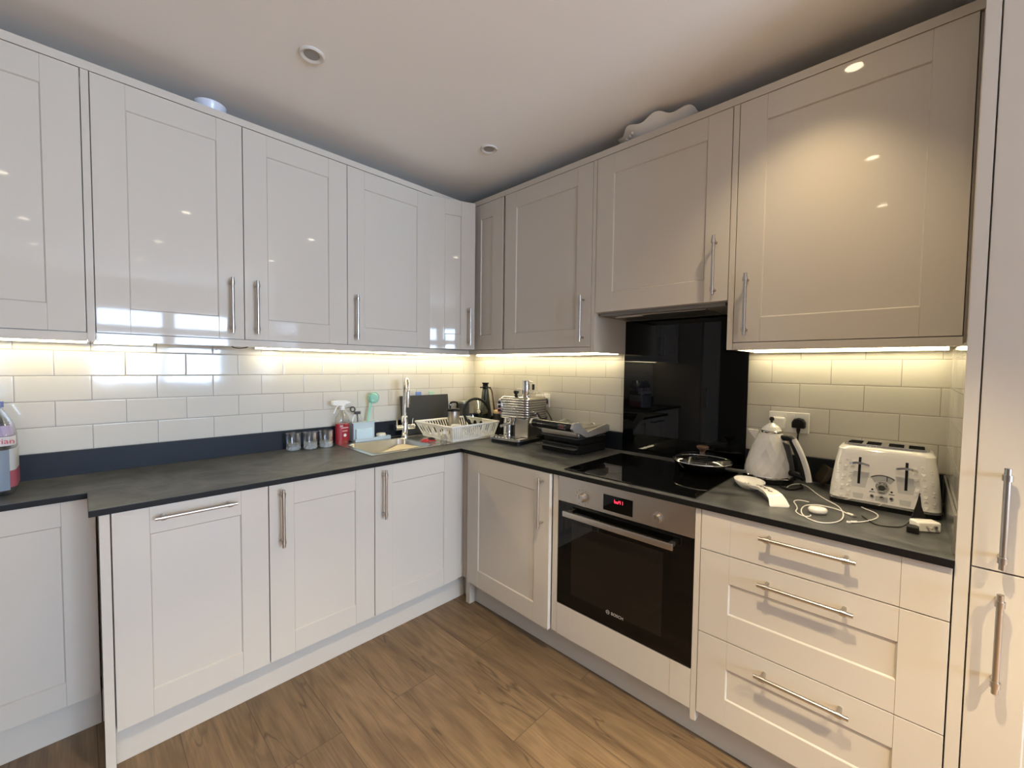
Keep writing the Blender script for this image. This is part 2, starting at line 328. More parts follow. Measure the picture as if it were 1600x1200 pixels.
# ------------------------------------------------------------------ cabinets
UD, BD, HW = .3225, .6245, .8855
ST = .092
def door_mesh(T, u0, u1, w0, w1, nf, mode='shaker', st=ST):
    m = MB(T); th = .02; nb = nf - th; b = .0012
    if mode == 'slab':     # drawer front too shallow for a sunk panel: two stiles and a middle board
        m.box(u0, u0 + st, nb, nf, w0, w1, b); m.box(u1 - st, u1, nb, nf, w0, w1, b); m.box(u0 + st, u1 - st, nb, nf - .0006, w0, w1, b); return m
    m.box(u0, u0 + st, nb, nf, w0, w1, b); m.box(u1 - st, u1, nb, nf, w0, w1, b)
    for a, c in ((w0, w0 + st), (w1 - st, w1)): m.box(u0 + st, u1 - st, nb, nf - .0005, a, c, b)
    m.box(u0 + st - .002, u1 - st + .002, nb + .001, nf - .006, w0 + st - .002, w1 - st + .002)
    # chamfered lip round the sunk panel
    L = .004
    a, c, d, e = u0 + st, u1 - st, w0 + st, w1 - st
    for p, q in (((a, d), (a, e)), ((c, d), (c, e)), ((a, d), (c, d)), ((a, e), (c, e))):
        hor = p[1] == q[1]; sgn = 1 if (p == (a, d)) else -1
        if hor: sgn = 1 if p[1] == d else -1
        tri = [(0, nf - .0009), (0, nf - .0068), (sgn * L, nf - .0068)]
        r = []
        for end, k in ((p, 1), (q, -1)):
            row = []
            for t, nn in tri:
                if hor: row.append((end[0] + k * abs(t), nn, end[1] + t))
                else: row.append((end[0] + t, nn, end[1] + k * abs(t)))
            r.append(row)
        m.rings(r)
    return m
def bar_handle(T, u, w, nf, vert, parent, length=.234, name='handle'):
    m = MB(T); h = length / 2; off = nf + .034
    P = (lambda t: (u, off, w + t)) if vert else (lambda t: (u + t, off, w))
    Q = (lambda t: (u, nf - .001, w + t)) if vert else (lambda t: (u + t, nf - .001, w))
    m.cyl(P(-h), P(h), .0062, n=14)
    for s in (-1, 1):
        c = s * (h - .022); m.cyl(P(c - .007), P(c + .007), .0088, n=14); m.cyl(Q(c), P(c), .0055, n=10)
    return m.build(name, M_HANDLE, parent, smooth=50)
def carcass(T, u0, u1, n0, n1, w0, w1, parent, top=True):
    m = MB(T); t = .016
    m.box(u0, u0 + t, n0, n1, w0, w1); m.box(u1 - t, u1, n0, n1, w0, w1); m.box(u0 + t, u1 - t, n0, n0 + .008, w0, w1); m.box(u0 + t, u1 - t, n0 + .008, n1, w0, w0 + t)
    if top: m.box(u0 + t, u1 - t, n0 + .008, n1, w1 - t, w1)
    return m.build('carcass', M_CARC, parent)
def cabinet(name, label, T, u0, u1, depth, w0, w1, nf, fronts, n0=.001, top=True, cat='kitchen cabinet', cw0=None, cw1=None):
    base = T @ Vector(((u0 + u1) / 2, n0, w0))
    t = thing(name, label, cat, base)
    carcass(T, u0, u1, n0, nf - .023, w0 if cw0 is None else cw0, w1 if cw1 is None else cw1, t, top)
    for f in fronts:
        (a, b, c, d), hd = f[0], f[1]
        mode = f[2] if len(f) > 2 else 'shaker'; ang = f[3] if len(f) > 3 else 0; st = f[4] if len(f) > 4 else ST
        D = T
        if ang: hx = a; D = T @ Matrix.Translation((hx, nf - .02, 0)) @ Matrix.Rotation(math.radians(ang), 4, 'Z') @ Matrix.Translation((-hx, -(nf - .02), 0))
        pn = 'drawer_front' if mode == 'slab' or (len(f) > 5 and f[5] == 'drawer') else 'door'
        if len(f) > 5 and f[5] == 'panel': pn = 'fixed_panel'
        if len(f) > 5 and f[5] == 'filler': pn = 'filler_panel'
        dr = door_mesh(D, a, b, c, d, nf, mode, st).build(pn, M_CREAM, t)
        if hd: bar_handle(D, hd[1], hd[2], nf, hd[0] == 'v', dr)
    return t
UH, UT, G = 1.451, 2.3675, .0015
def wallcab(label, T, u0, u1, handle_u, w0=UH, hz=1.594, **k):
    return cabinet('wall_cabinet', label, T, u0, u1, UD, w0, UT, UD, [((u0 + G, u1 - G, w0 + G, UT - G), ('v', handle_u, hz) if handle_u is not None else None)], **k)
# left wall, from the near end to the corner
wallcab('wall cabinet at the far left of the left wall, cut by the photo edge', TL, -2.556, -2.0903, -2.51)
wallcab('left wall cabinet over the bare worktop, handle at its lower right', TL, -2.0678, -1.6025, -1.653)
wallcab('left wall cabinet whose handle stands just right of another handle', TL, -1.6025, -1.1398, -1.5585)
wallcab('left wall cabinet above the red spray bottle and tap, handle lower left', TL, -1.1398, -.6255, -1.0995)
# corner wall cabinet with one leaf ajar and one fixed leaf
t = thing('corner_wall_cabinet', 'corner wall cabinet with a narrow gloss door standing ajar', 'kitchen cabinet', (.02, -.02, UH))
m = MB()
m.box(.001, UD - .023, -.624, -.608, UH, UT); m.box(.632, .648, -(UD - .023), -.001, UH, UT)
m.box(.001, .009, -.608, -.001, UH, UT); m.box(.009, .632, -.009, -.001, UH, UT)
for z in (UH, UT - .016): m.box(.009, UD - .023, -.608, -.009, z, z + .016); m.box(UD - .023, .632, -(UD - .023), -.009, z, z + .016)
m.build('carcass', M_CARC, t)
D = TL @ Matrix.Translation((-.6235, UD - .02, 0)) @ Matrix.Rotation(math.radians(21), 4, 'Z') @ Matrix.Translation((.6235, -(UD - .02), 0))
dr = door_mesh(D, -.6235, -.335, UH + G, UT - G, UD).build('door', M_CREAM, t); bar_handle(D, -.375, 1.594, UD, True, dr)
door_mesh(TR, .342, .632, UH + G, UT - G, UD).build('fixed_panel', M_CREAM, t)
# right wall
wallcab('right wall cabinet above the espresso machine, beside the cooker hood', TR, .6495, 1.2675, 1.2235)
hc = wallcab('short cabinet over the hob housing the cooker hood', TR, 1.2895, 1.9045, 1.855, w0=1.6179, hz=1.759)
wallcab('widest wall cabinet, lamp-lit, above the kettle and toaster', TR, 1.9275, 2.5459, 1.974)
# cabinet end posts between the wall units
def post(name, label, T, u0, u1, n0, n1, w0, w1, cat='cabinet panel'):
    return tag(MB(T).box(u0, u1, n0, n1, w0, w1, .001).build(name, M_CREAM, None, T @ Vector(((u0 + u1) / 2, n0, w0))), label, cat)
post('end_panel', 'slim cream panel between the two leftmost wall cabinets', TL, -2.0895, -2.0686, .001, UD - .001, 1.4205, UT)
post('end_panel', 'cream side panel left of the cooker hood, white-tiled wall below', TR, 1.2683, 1.2887, .001, UD - .001, 1.423, UT)
post('end_panel', 'cream side panel between the hood cabinet and the widest wall cabinet', TR, 1.9053, 1.9268, .001, UD - .001, 1.423, UT)
post('filler_strip', 'narrow cream filler between the widest wall cabinet and the tall unit', TR, 2.5467, 2.5528, .05, UD - .012, 1.423, UT)
# cornice and light pelmets
def bar(name, label, T, u0, u1, n0, n1, w0, w1, cat): return post(name, label, T, u0, u1, n0, n1, w0, w1, cat)
bar('cornice', 'long cream cornice strip topping the left wall cabinets', TL, -3.06, -.30, .25, UD + .001, UT + .0008, 2.3985, 'cornice')
bar('cornice', 'long cream cornice strip topping the right wall cabinets', TR, .3245, 2.5615, .25, UD + .001, UT + .0008, 2.3985, 'cornice')
bar('light_pelmet', 'cream pelmet strip under the left wall cabinets', TL, -2.0680, -.31, UD - .05, UD - .001, 1.4205, UH - .0008, 'pelmet')
bar('light_pelmet', 'cream pelmet strip under the cabinet at the far left photo edge', TL, -3.06, -2.0900, UD - .05, UD - .001, 1.4205, UH - .0008, 'pelmet')
bar('light_pelmet', 'short cream pelmet above the espresso machine and grill', TR, .3245, 1.2675, UD - .05, UD - .001, 1.423, UH - .0008, 'pelmet')
bar('light_pelmet', 'cream pelmet above the toaster and kettle', TR, 1.9275, 2.5459, UD - .05, UD - .001, 1.423, UH - .0008, 'pelmet')
wallcab('wall cabinet beyond the left photo edge', TL, -3.06, -2.558, -2.6)
# under-cabinet lights against the tiles
def led(label, T, u0, u1):
    t = thing('led_strip_light', label, 'strip light', T @ Vector(((u0 + u1) / 2, .045, UH)))
    MB(T).box(u0, u1, .030, .060, 1.4345, UH - .0005).box(u0, u1, .030, .0345, 1.4205, 1.4345).build('housing', M_WHITE, t)  # second box is a back lip added to block light towards the tiles
    MB(T).box(u0 + .004, u1 - .004, .036, .054, 1.4225, 1.4345).build('diffuser', M_LED, t)
led('glowing strip light under the far left wall cabinets above the water bottles', TL, -3.04, -1.885)
led('glowing strip light under the left wall cabinets above the sink', TL, -1.49, -.09)
led('glowing strip light above the espresso machine and contact grill', TR, .09, 1.262)
led('glowing strip light above the kettle and toaster', TR, 1.932, 2.53)
# unlit driver and its loose cable under the left run
t = thing('cable_junction', 'small black loose cable hanging below the left pelmet', 'cable', (.28, -1.63, UH))
MB().tube([(.285, -1.66, UH - .002), (.30, -1.65, 1.418), (.30, -1.62, 1.412), (.30, -1.58, 1.420), (.285, -1.57, UH - .002)], .0022, smooth=2).build('cable', M_BLACK, t)
MB().box(.275, .305, -1.655, -1.635, 1.425, UH - .0005, .002).build('connector', M_BLACK, t)

# base units, left run
BT, BB = .8625, .14
hzv = .7285
def basecab(label, T, u0, u1, fronts, **k):
    return cabinet('base_cabinet', label, T, u0, u1, BD, BB, BT, BD, fronts, cw1=.8645, top=False, **k)
basecab('base unit with a horizontal bar handle, leftmost full-depth unit', TL, -2.0526, -1.6012, [((-2.0526 + G, -1.6012 - G, BB, BT), ('h', -1.831, .8275))])
basecab('base unit with vertical handle beside the horizontal-handled one', TL, -1.6008, -1.1492, [((-1.6008 + G, -1.1492 - G, BB, BT), ('v', -1.557, hzv))])
basecab('base unit below the sink, handle at its upper left', TL, -1.1488, -.648, [((-1.1488 + G, -.648 - G, BB, BT), ('v', -1.108, hzv))])
post('end_panel', 'floor-length cream end panel where the left worktop steps in', TL, -2.0795, -2.0545, .001, BD, 0.0, .8645)
# shallow units at the far left
RD = .36
for a, b, h, lb in ((-2.5455, -2.0815, -2.50, 'shallow recessed base unit beneath the water bottles'), (-3.04, -2.548, -2.59, 'shallow base unit beyond the left photo edge')):
    cabinet('base_cabinet', lb, TL, a, b, RD, BB, BT, RD, [((a + G, b - G, BB, BT), ('v', h, hzv), 'shaker', 0, .084)], cw1=.8645, top=False)
# corner posts and right run
mb = MB(); mb.box(.584, .6195, -.6465, -.6030, BB, .8645, .001); mb.box(.584, .6460, -.6030, -.585, BB, .8645, .001)
tag(mb.build('filler_post', M_CREAM, None, (.6, -.62, BB)), 'cream corner filler post right of the sink unit', 'cabinet panel')
post('corner_leg_panel', 'cream floor-length leg in the inner corner under the worktop', TR, .6465, .6795, .56, .602, 0.0, .8645)
basecab('corner base unit with its door slightly ajar, left of the oven', TR, .681, 1.2805, [((.682, 1.2795, BB, BT), ('v', 1.24, hzv), 'shaker', 1.9)])
post('end_panel', 'narrow cream upright left of the oven', TR, 1.2835, 1.3125, .001, BD - .001, BB, .8645)
post('end_panel', 'narrow cream upright right of the oven, beside the drawers', TR, 1.9150, 1.9345, .001, BD - .001, 0.10, .8645)
cabinet('drawer_unit', 'cream three-drawer unit right of the oven', TR, 1.9355, 2.5355, BD, BB, BT, BD, [
    ((1.9365, 2.5345, .7262, BT), ('h', 2.2355, .8225), 'slab'), ((1.9365, 2.5345, .4342, .7232), ('h', 2.2355, .676), 'shaker', 0, ST, 'drawer'),
    ((1.9365, 2.5345, .1405, .4312), ('h', 2.2355, .3845), 'shaker', 0, ST, 'drawer')], cw1=.8645, top=False)
def plinth(label, T, u0, u1, n): return tag(MB(T).box(u0, u1, n - .018, n, 0.0, .139, .001).build('plinth', M_CREAM, None, T @ Vector(((u0 + u1) / 2, n, 0))), label, 'plinth')
plinth('long cream plinth along the floor under the left base units', TL, -2.053, -.541, .577)
plinth('cream plinth under the shallow recessed left units', TL, -3.04, -2.081, .312)
plinth('cream plinth along the floor under the oven and drawers', TR, .5775, 2.537, .558)
# oven housing with filler board below
t = thing('oven_housing', 'cream oven housing with a plain board below the oven door', 'kitchen cabinet', (1.61, -.3, BB))
MB(TR).box(1.3135, 1.9145, .01, BD - .03, BB, .27).build('carcass', M_CARC, t)
door_mesh(TR, 1.3140, 1.9140, .1355, .2785, BD - .001, 'slab', .075).build('filler_panel', M_CREAM, t)
# tall unit at the right
t = thing('tall_cabinet', 'tall cream cabinet at the right photo edge with two doors', 'tall cabinet', (2.85, -.3, 0))
MB(TR).box(2.5372, 2.5622, .595, BD + .0, 0, 2.44, .001).build('side_panel', M_CREAM, t)
MB(TR).box(2.5535, 2.5622, .001, .59, 0, 2.44).box(2.5622, 3.16, .001, BD - .024, .14, 2.44).box(2.5622, 3.16, .3, .577, 0, .139).build('carcass', M_CARC, t)
for z0, z1, hz in ((.1405, .8765, .7215), (.8805, 2.42, 1.013)):
    d = door_mesh(TR, 2.5650, 3.158, z0, z1, BD).build('door', M_CREAM, t); bar_handle(TR, 2.609, hz, BD, True, d)
# end wall of units at the far left (seen only in the black glass)
t = thing('tall_cabinet', 'tall cream cabinet ending the left run, out of frame', 'tall cabinet', (.3, -3.3, 0))
MB().box(.001, .60, -3.66, -3.075, 0, 2.44).build('carcass', M_CARC, t)
d = door_mesh(TL, -3.66, -3.077, .14, 2.42, BD).build('door', M_CREAM, t); bar_handle(TL, -3.13, 1.0, BD, True, d)

# worktop and upstands
mb = MB()
for a in ((.0, .3723, -3.07, -2.1012), (0, .6345, -2.1012, -1.075), (0, .115, -1.075, -.685), (.475, .6345, -1.075, -.685), (0, .6345, -.685, 0), (.6345, 2.5368, -.6345, 0)):
    mb.box(a[0], a[1], a[2], a[3], HW - .0205, HW)
wt = tag(mb.build('worktop', M_TOP, None, (0, 0, HW - .02)), 'dark slate L-shaped worktop with a stepped left end', 'worktop')
mb = MB(); e0, e1, ee = HW - .0206, HW - .0012, .0012
mb.box(.3723, .3723 + ee, -3.07, -2.1012 - ee, e0, e1); mb.box(.3723, .6345 + ee, -2.1012 - ee, -2.1012, e0, e1); mb.box(.6345, .6345 + ee, -2.1012, -.6345 - ee, e0, e1); mb.box(.6345, 2.5368, -.6345 - ee, -.6345, e0, e1)
mb.build('edging', M_EDGE, wt)
tag(MB().box(.0005, .012, -3.07, -.013, HW, .985, .001).build('upstand', M_UPST, None, (0, -1.5, HW)), 'dark slate upstand along the left wall', 'upstand')
tag(MB().box(.0005, 1.2835, -.012, -.0005, HW, .985, .001).build('upstand', M_UPST, None, (.6, 0, HW)), 'dark slate upstand behind the espresso machine and grill', 'upstand')
tag(MB().box(1.908, 2.5385, -.012, -.0005, HW, .985, .001).build('upstand', M_UPST, None, (2.2, 0, HW)), 'dark slate upstand behind the kettle and toaster', 'upstand')
tag(MB().box(2.5335, 2.5392, -.585, -.0125, HW, .985, .001).build('upstand', M_UPSTSHEEN, None, (2.53, -.3, HW)), 'short dark upstand against the tall cabinet side, right of toaster', 'upstand')
tag(MB().box(1.2845, 1.9050, -.008, -.0005, HW + .001, 1.602, .001).build('glass_splashback', M_BLGLASS, None, (1.6, 0, HW)), 'tall black glass splashback behind the hob', 'splashback')

# ------------------------------------------------------------------ ceiling downlights
M_BEZEL = mat('off_white_bezel', (.70, .66, .60), .45)
def downlight(x, y, lit, label, group=None):
    t = thing('downlight', label, 'ceiling light', (x, y, CEIL), 0, group)
    MB().lathe([(.026, -.0005), (.045, -.0005), (.045, -.004), (.040, -.008), (.031, -.006), (.026, -.001)], n=32, cap0=False, cap1=False).build('bezel', M_BEZEL, t, local=True)
    MB().lathe([(.0265, -.004), (.0001, -.004)], n=24, cap0=False, cap1=False).build('lens', M_LAMP if lit else M_LAMPOFF, t, local=True)
    if lit:
        l = bpy.data.lights.new('lamp', 'SPOT'); l.energy = SPOT_FAR if x > 3 else (SPOT_W if y > -1 else SPOT_MID if y > -2 else SPOT_MID * .3); l.color = SPOT_COL; l.spot_size = math.radians(95 if y > -1 else 84); l.spot_blend = .75 if y > -1 else .4; l.shadow_soft_size = .028
        o = bpy.data.objects.new('lamp', l); COL.objects.link(o); o.parent = t; o.location = (0, 0, -.012)
        if y > -1 and x < 3: o.rotation_euler = (0, math.radians(7), 0)
for i, (x, y) in enumerate(DARK):
    downlight(x, y, False, ['unlit recessed ceiling downlight nearer the camera', 'unlit recessed ceiling downlight nearer the corner'][i])
for x, y in LIT: downlight(x, y, True, 'lit recessed ceiling downlight out of frame behind the camera side', 'lit downlights out of frame')

# ------------------------------------------------------------------ oven, hob, hood
t = thing('built_in_oven', 'built-in single oven with steel control strip and black glass door', 'oven', (1.6135, -.35, .28))
x0, x1 = 1.3150, 1.9135; f = BD
MB(TR).box(x0 + .01, x1 - .01, .05, f - .025, .285, .862).build('body', M_DGREY, t)
cp = MB(TR).box(x0, x1, f - .02, f + .001, .7505, .8635, .0015).build('control_panel', M_INOX, t)
dp = MB(TR).box(1.5465, 1.678, f + .0005, f + .0018, .765, .8300).build('display', M_BLGLASS, t)
# seven-segment clock digits
SEG = {'a': (0, 1, 1, 1), 'b': (1, .5, 1, 1), 'c': (1, 0, 1, .5), 'd': (0, 0, 1, 0), 'e': (0, 0, 0, .5), 'f': (0, .5, 0, 1), 'g': (0, .5, 1, .5)}
m = MB(TR)
for k, segs in enumerate(('fegcd', 'gecd', 'fgbc', 'bc')):
    ox = 1.5985 + k * .0098; oz = .8035; w_, h_ = .0062, .0125
    for s_ in segs:
        a, b, c, d_ = SEG[s_]; m.box(ox + a * w_ - .0007, ox + c * w_ + .0007, f + .0016, f + .0022, oz + b * h_ - .0007, oz + d_ * h_ + .0007)
m.build('clock_digits', M_DIGIT, dp)
for kx in (1.4435, 1.780):
    k = MB(TR).cyl((kx, f, .790), (kx, f + .006, .790), .023, .0225, 24).cyl((kx, f + .006, .790), (kx, f + .026, .790), .0195, .0175, 24).build('knob', M_STEEL, t)
    MB(TR).box(kx - .001, kx + .001, f + .0255, f + .0268, .790, .806).build('pointer', M_DGREY, k)
m = MB(TR)
for a in range(-60, 241, 30): m.box(1.4435 + .033 * math.cos(math.radians(a)) - .0015, 1.4435 + .033 * math.cos(math.radians(a)) + .0015, f + .0008, f + .0014, .790 + .033 * math.sin(math.radians(a)) - .0015, .790 + .033 * math.sin(math.radians(a)) + .0015)
m.build('dial_marks', M_PRINT, cp)
dg = MB(TR).box(x0, x1, f - .02, f, .2815, .7485, .002).build('door', M_BLGLASS, t)
MB(TR).box(x0 + .075, x1 - .11, f - .0002, f + .0003, .345, .665).build('window', mat('oven_window_glass', (.010, .008, .006), .03, spec=.35), dg)
h = MB(TR).box(1.369, 1.855, f + .032, f + .044, .700, .724, .003)
for hx in (1.385, 1.839): h.box(hx - .008, hx + .008, f - .001, f + .034, .704, .720, .001)
h.build('handle', M_STEEL, dg)
text('maker_wordmark', 'BOSCH', .0168, Matrix.Translation((1.6205, -(f + .0008), .3445)) @ FACE_R, M_LOGO, dg)
MB(TR).torus((1.5775, f + .0006, .3445), .0078, .0007, (0, 1, 0), 24, 6).box(1.5735, 1.5745, f + .0003, f + .001, .340, .349).box(1.5805, 1.5815, f + .0003, f + .001, .340, .349).box(1.5742, 1.5808, f + .0003, f + .001, .344, .345).build('maker_emblem', M_LOGO, dg)

M_ZONE = mat('zone_print', (.006, .006, .006), .2, spec=.3)
t = thing('ceramic_hob', 'black glass hob set in the worktop above the oven', 'hob', (1.615, -.35, HW))
MB().box(1.3265, 1.9055, -.602, -.100, HW + .0003, HW + .0055, .0015).build('glass_top', M_BLGLASS, t)
for zx, zy, r in ((1.475, -.46, .075), (1.475, -.235, .092), (1.755, -.455, .092), (1.765, -.225, .075)):
    MB().lathe([(r, HW + .0056), (r, HW + .0060), (r - .0012, HW + .0060), (r - .0012, HW + .0056)], (zx, zy, 0), 40, False, False).build('cooking_zone', M_ZONE, t)

t = thing('cooker_hood', 'grey cooker hood underside below the short cabinet', 'cooker hood', (1.6, -.16, 1.6))
MB(TR).box(1.3065, 1.8880, .03, .295, 1.602, 1.6172).build('body', mat('hood_grey', (.20, .19, .175), .45), t)
MB(TR).box(1.38, 1.80, .06, .26, 1.598, 1.6025, .001).build('filter', M_INOX, t)
MB(TR).box(1.36, 1.50, .225, .245, 1.5965, 1.599).build('lamp_cover', M_WHITE, t)

# ------------------------------------------------------------------ sink and tap
sk = thing('sink', 'stainless steel inset sink with drainer at the worktop corner', 'sink', (.3, -.6, HW))
SX0, SX1, SY0, SY1 = .068, .497, -1.098, -.115
zt = HW + .0045; mb = MB()
for a in ((SX0, SX1, SY0, -1.068), (SX0, .13, -1.068, -.695), (.462, SX1, -1.068, -.695), (SX0, SX1, -.695, -.665), (SX0, .105, -.665, SY1), (.472, SX1, -.665, SY1), (.105, .472, -.145, SY1)):
    mb.box(a[0], a[1], a[2], a[3], HW + .0003, zt)
mb.build('rim', M_SINK, sk)
cx, cy = .296, -.8815
def bowl_ring(hx, hy, r, z): return rrect(hx, hy, r, 6, (cx, cy), z)
mb = MB(); mb.rings([bowl_ring(.170, .190, .012, zt + .0008), bowl_ring(.166, .1865, .05, zt + .0008), bowl_ring(.163, .183, .05, zt - .006), bowl_ring(.155, .175, .05, HW - .10), bowl_ring(.135, .155, .05, HW - .128), bowl_ring(.03, .03, .0299, HW - .133)], False, True)
mb.build('bowl', M_SINK, sk, smooth=60)
MB().lathe([(.032, HW - .132), (.036, HW - .129), (.02, HW - .131), (.001, HW - .131)], (cx, cy, 0), 24, False, False).build('waste', M_CHROME, sk)
mb = MB(); mb.box(.105, .472, -.665, -.145, HW + .0003, HW + .0018)
for k in range(9): mb.box(.135 + k * .036, .147 + k * .036, -.60, -.18, HW + .0018, HW + .0032, .0006)
mb.build('drainer', M_SINK, sk)

tp = thing('mixer_tap', 'chrome swan-neck mixer tap with two side levers behind the sink', 'tap', (.099, -.665, zt))
bx, by = .099, -.665
MB().lathe([(.027, 0), (.027, .006), (.022, .009), (.0215, .125), (.019, .13), (.0165, .135)], (bx, by, zt), 24).build('body', M_CHROME, tp)
pts = [(bx, by, zt + .12), (bx, by, zt + .27)]
R = .062
dx, dy = .92, -.39
for i in range(0, 11):
    a = PI * i / 10; pts.append((bx + dx * R * (1 - math.cos(a)), by + dy * R * (1 - math.cos(a)), zt + .285 + .085 * math.sin(a)))
pts.append((bx + dx * 2 * R, by + dy * 2 * R, zt + .245))
sp = MB().tube(pts, .0125, 14).build('spout', M_CHROME, tp)
MB().cyl((bx + dx * 2 * R, by + dy * 2 * R, zt + .25), (bx + dx * 2 * R, by + dy * 2 * R, zt + .20), .0135, .012).build('nozzle', M_CHROME, sp)
for s in (-1, 1):
    e = (bx, by + s * .062, zt + .06)
    lv = MB().cyl((bx, by + s * .018, zt + .06), e, .0175, n=18).cyl((bx, by + s * .062, zt + .06), (bx, by + s * .068, zt + .06), .0185, n=18).build('valve', M_CHROME, tp)
    MB().cyl((bx, by + s * .056, zt + .075), (bx + .004, by + s * .058, zt + .115), .0042, n=8).build('lever', M_CHROME, lv)

# beige board lying in the bowl
Z = lambda x, y: HW - .002 - .30 * max(0, ((.47 - x) * .74 + (-.70 - y) * .67)) * .28
poly = [(.447, -1.050), (.449, -.725), (.430, -.707), (.165, -.707), (.150, -.722), (.151, -.745), (.425, -1.055)]
mb = MB(); mb.rings([[(x, y, HW - .030 - .05 * (.449 - x)) for x, y in poly], [(x, y, HW - .017 - .05 * (.449 - x)) for x, y in poly]])
tag(mb.build('chopping_board', M_BEECH, None, (.35, -.8, HW - .03)), 'beige board lying slanted across the sink bowl', 'chopping board')

# ------------------------------------------------------------------ things at the sink
M_TUMB = glass('cut_glass', (.97, .98, .98), .95, .03)
M_GLINT = film_print('cut_glass_glints', (.80, .83, .83), .34); M_GLINT.node_tree.nodes['Principled BSDF'].inputs['Roughness'].default_value = .06  # whitish shell painted for the bright glints in the cut bases
gl = None
for i, (gx, gy) in enumerate(((.062, -1.322), (.085, -1.243), (.088, -1.160))):
    lab = ['cut glass tumbler left of the other two, against the dark upstand', 'cut glass tumbler in the middle of the row of three', 'cut glass tumbler next to the red spray bottle'][i]
    if gl is None:
        m = MB(); n = 24
        prof = [(.031, 0), (.0345, .004), (.0355, .03), (.0375, .092), (.0355, .092), (.0335, .032), (.030, .018), (.0002, .016)]
        rr = []
        for k, (r, z) in enumerate(prof):
            rr.append([((r - (.0016 if (j % 2 and k in (1, 2)) else 0)) * math.cos(2*PI*j/n), (r - (.0016 if (j % 2 and k in (1, 2)) else 0)) * math.sin(2*PI*j/n), z) for j in range(n)])
        gl = m.rings(rr).build('tumbler', M_TUMB, None, (gx, gy, HW), local=True, smooth=20)
        o = gl; bm_ = MB(); rr = []
        for z, r in ((.0008, .0305), (.003, .0335), (.012, .0345), (.022, .0338), (.034, .0342)):
            kk = .0012 if z in (.012, .034) else 0; rr.append([((r - (kk if j % 2 else -kk)) * math.cos(2*PI*(j + (.5 if z == .022 else 0))/24), (r - (kk if j % 2 else -kk)) * math.sin(2*PI*(j + (.5 if z == .022 else 0))/24), z) for j in range(24)])
        bm_.rings(rr); bm_.build('cut_glint_base', M_GLINT, gl, local=True, flat=True)
    else: o = copy_tree(gl); o.location = (gx, gy, HW)
    tag(o, lab, 'glass', 'cut glass tumblers')

t = thing('spray_bottle', 'clear spray bottle of red cleaner with white trigger head', 'spray bottle', (.052, -1.052, HW), math.radians(8))
def oval(rx, ry, z, n=28): return [(rx * math.cos(2*PI*i/n), ry * math.sin(2*PI*i/n), z) for i in range(n)]
MB().rings([oval(.024, .040, .001), oval(.026, .042, .006), oval(.026, .042, .118)]).build('liquid', M_REDLIQ, t, local=True)
MB().rings([oval(.025, .041, 0), oval(.0275, .0435, .006), oval(.0275, .0435, .135), oval(.026, .040, .155), oval(.015, .018, .185), oval(.012, .012, .20)]).build('bottle', M_CLEAR, t, local=True)
lb = MB().rings([[(.0283 * math.cos(a), .0445 * math.sin(a), z) for a in [(-.32 + .64 * i / 10) * PI for i in range(11)]] for z in (.022, .108)], False, False, False).build('label', film_print('red_label', (.42, .02, .03), .8), t, local=True)
MB().lathe([(.0001, 0), (.009, 0), (.009, .0012), (.0001, .0012)], n=20).build('label_dot', M_WHITE, lb, local=True)
bpy.data.objects[lb.children[0].name].matrix_local = Matrix.Translation((.0284, 0, .052)) @ Matrix.Rotation(PI/2, 4, 'Y')
MB().box(.0284, .0290, -.022, .022, .092, .099).box(.0284, .029, -.016, .016, .074, .080).box(.0284, .029, -.03, -.012, .103, .112).build('label_print', film_print('pale_label_print', (.75, .5, .48), .85), lb, local=True)
hd = MB().lathe([(.0145, .198), (.0145, .212), (.011, .214), (.011, .225)], n=20)
hd.prism([(-.062, .252), (-.062, .231), (-.045, .226), (.012, .222), (.018, .231), (.048, .236), (.048, .242), (.02, .252), (-.02, .254)], 0, -.010, .010)
hd.build('trigger_head', M_WHITE, t, local=True)
MB().tube([(0, -.022, .226), (0, -.036, .214), (0, -.044, .195), (0, -.052, .180)], .0042, smooth=1).build('trigger', M_WHITE, t, local=True)
MB().tube([(0, 0, .20), (.001, .006, .1), (0, .012, .01)], .0022).build('dip_tube', M_CLEAR, t, local=True)

cd = thing('sink_caddy', 'pale blue sink caddy with tray and sponge pocket', 'sink caddy', (.045, -.90, HW))
mb = MB()
y0, y1, yt = -.995, -.862, -.765
for a in ((.016, .102, y0, yt, HW + .0052, HW + .016), (.016, .022, y0, y1, HW + .016, HW + .118), (.072, .077, y0, y1, HW + .016, HW + .118), (.022, .072, y0, y0 + .005, HW + .016, HW + .118), (.022, .072, y1 - .005, y1, HW + .016, HW + .118),
          (.097, .102, y0, yt, HW + .016, HW + .024), (.016, .102, yt - .005, yt, HW + .016, HW + .024)): mb.box(*a, .0015)
mb.box(.014, .080, y0 - .004, y1 + .03, HW + .112, HW + .118, .0015)
mb.build('holder', M_LBLUE, cd)
tag(MB().box(.0785, .0955, -.985, -.882, HW + .0165, HW + .080, .004).build('sponge', M_SPONGE, None, (.088, -.935, HW + .0165)), 'pale blue rectangular sponge standing in front of the caddy', 'sponge')
tag(MB().lathe([(.001, 0), (.024, 0), (.030, .006), (.031, .013), (.028, .022), (.001, .024)], (0, 0, 0), 24, sx=.8).build('soap_bar', M_SOAP, None, (.068, -.815, HW + .0163), local=True), 'cream round soap bar on the caddy tray', 'soap')
br = thing('dish_brush', 'mint green round dish brush standing head-up in the caddy', 'dish brush', (.046, -.885, HW + .0165))
MB().tube([(.046, -.898, HW + .017), (.046, -.884, HW + .15), (.046, -.868, HW + .235)], .0085, 10, 1).build('handle', M_MINT, br)
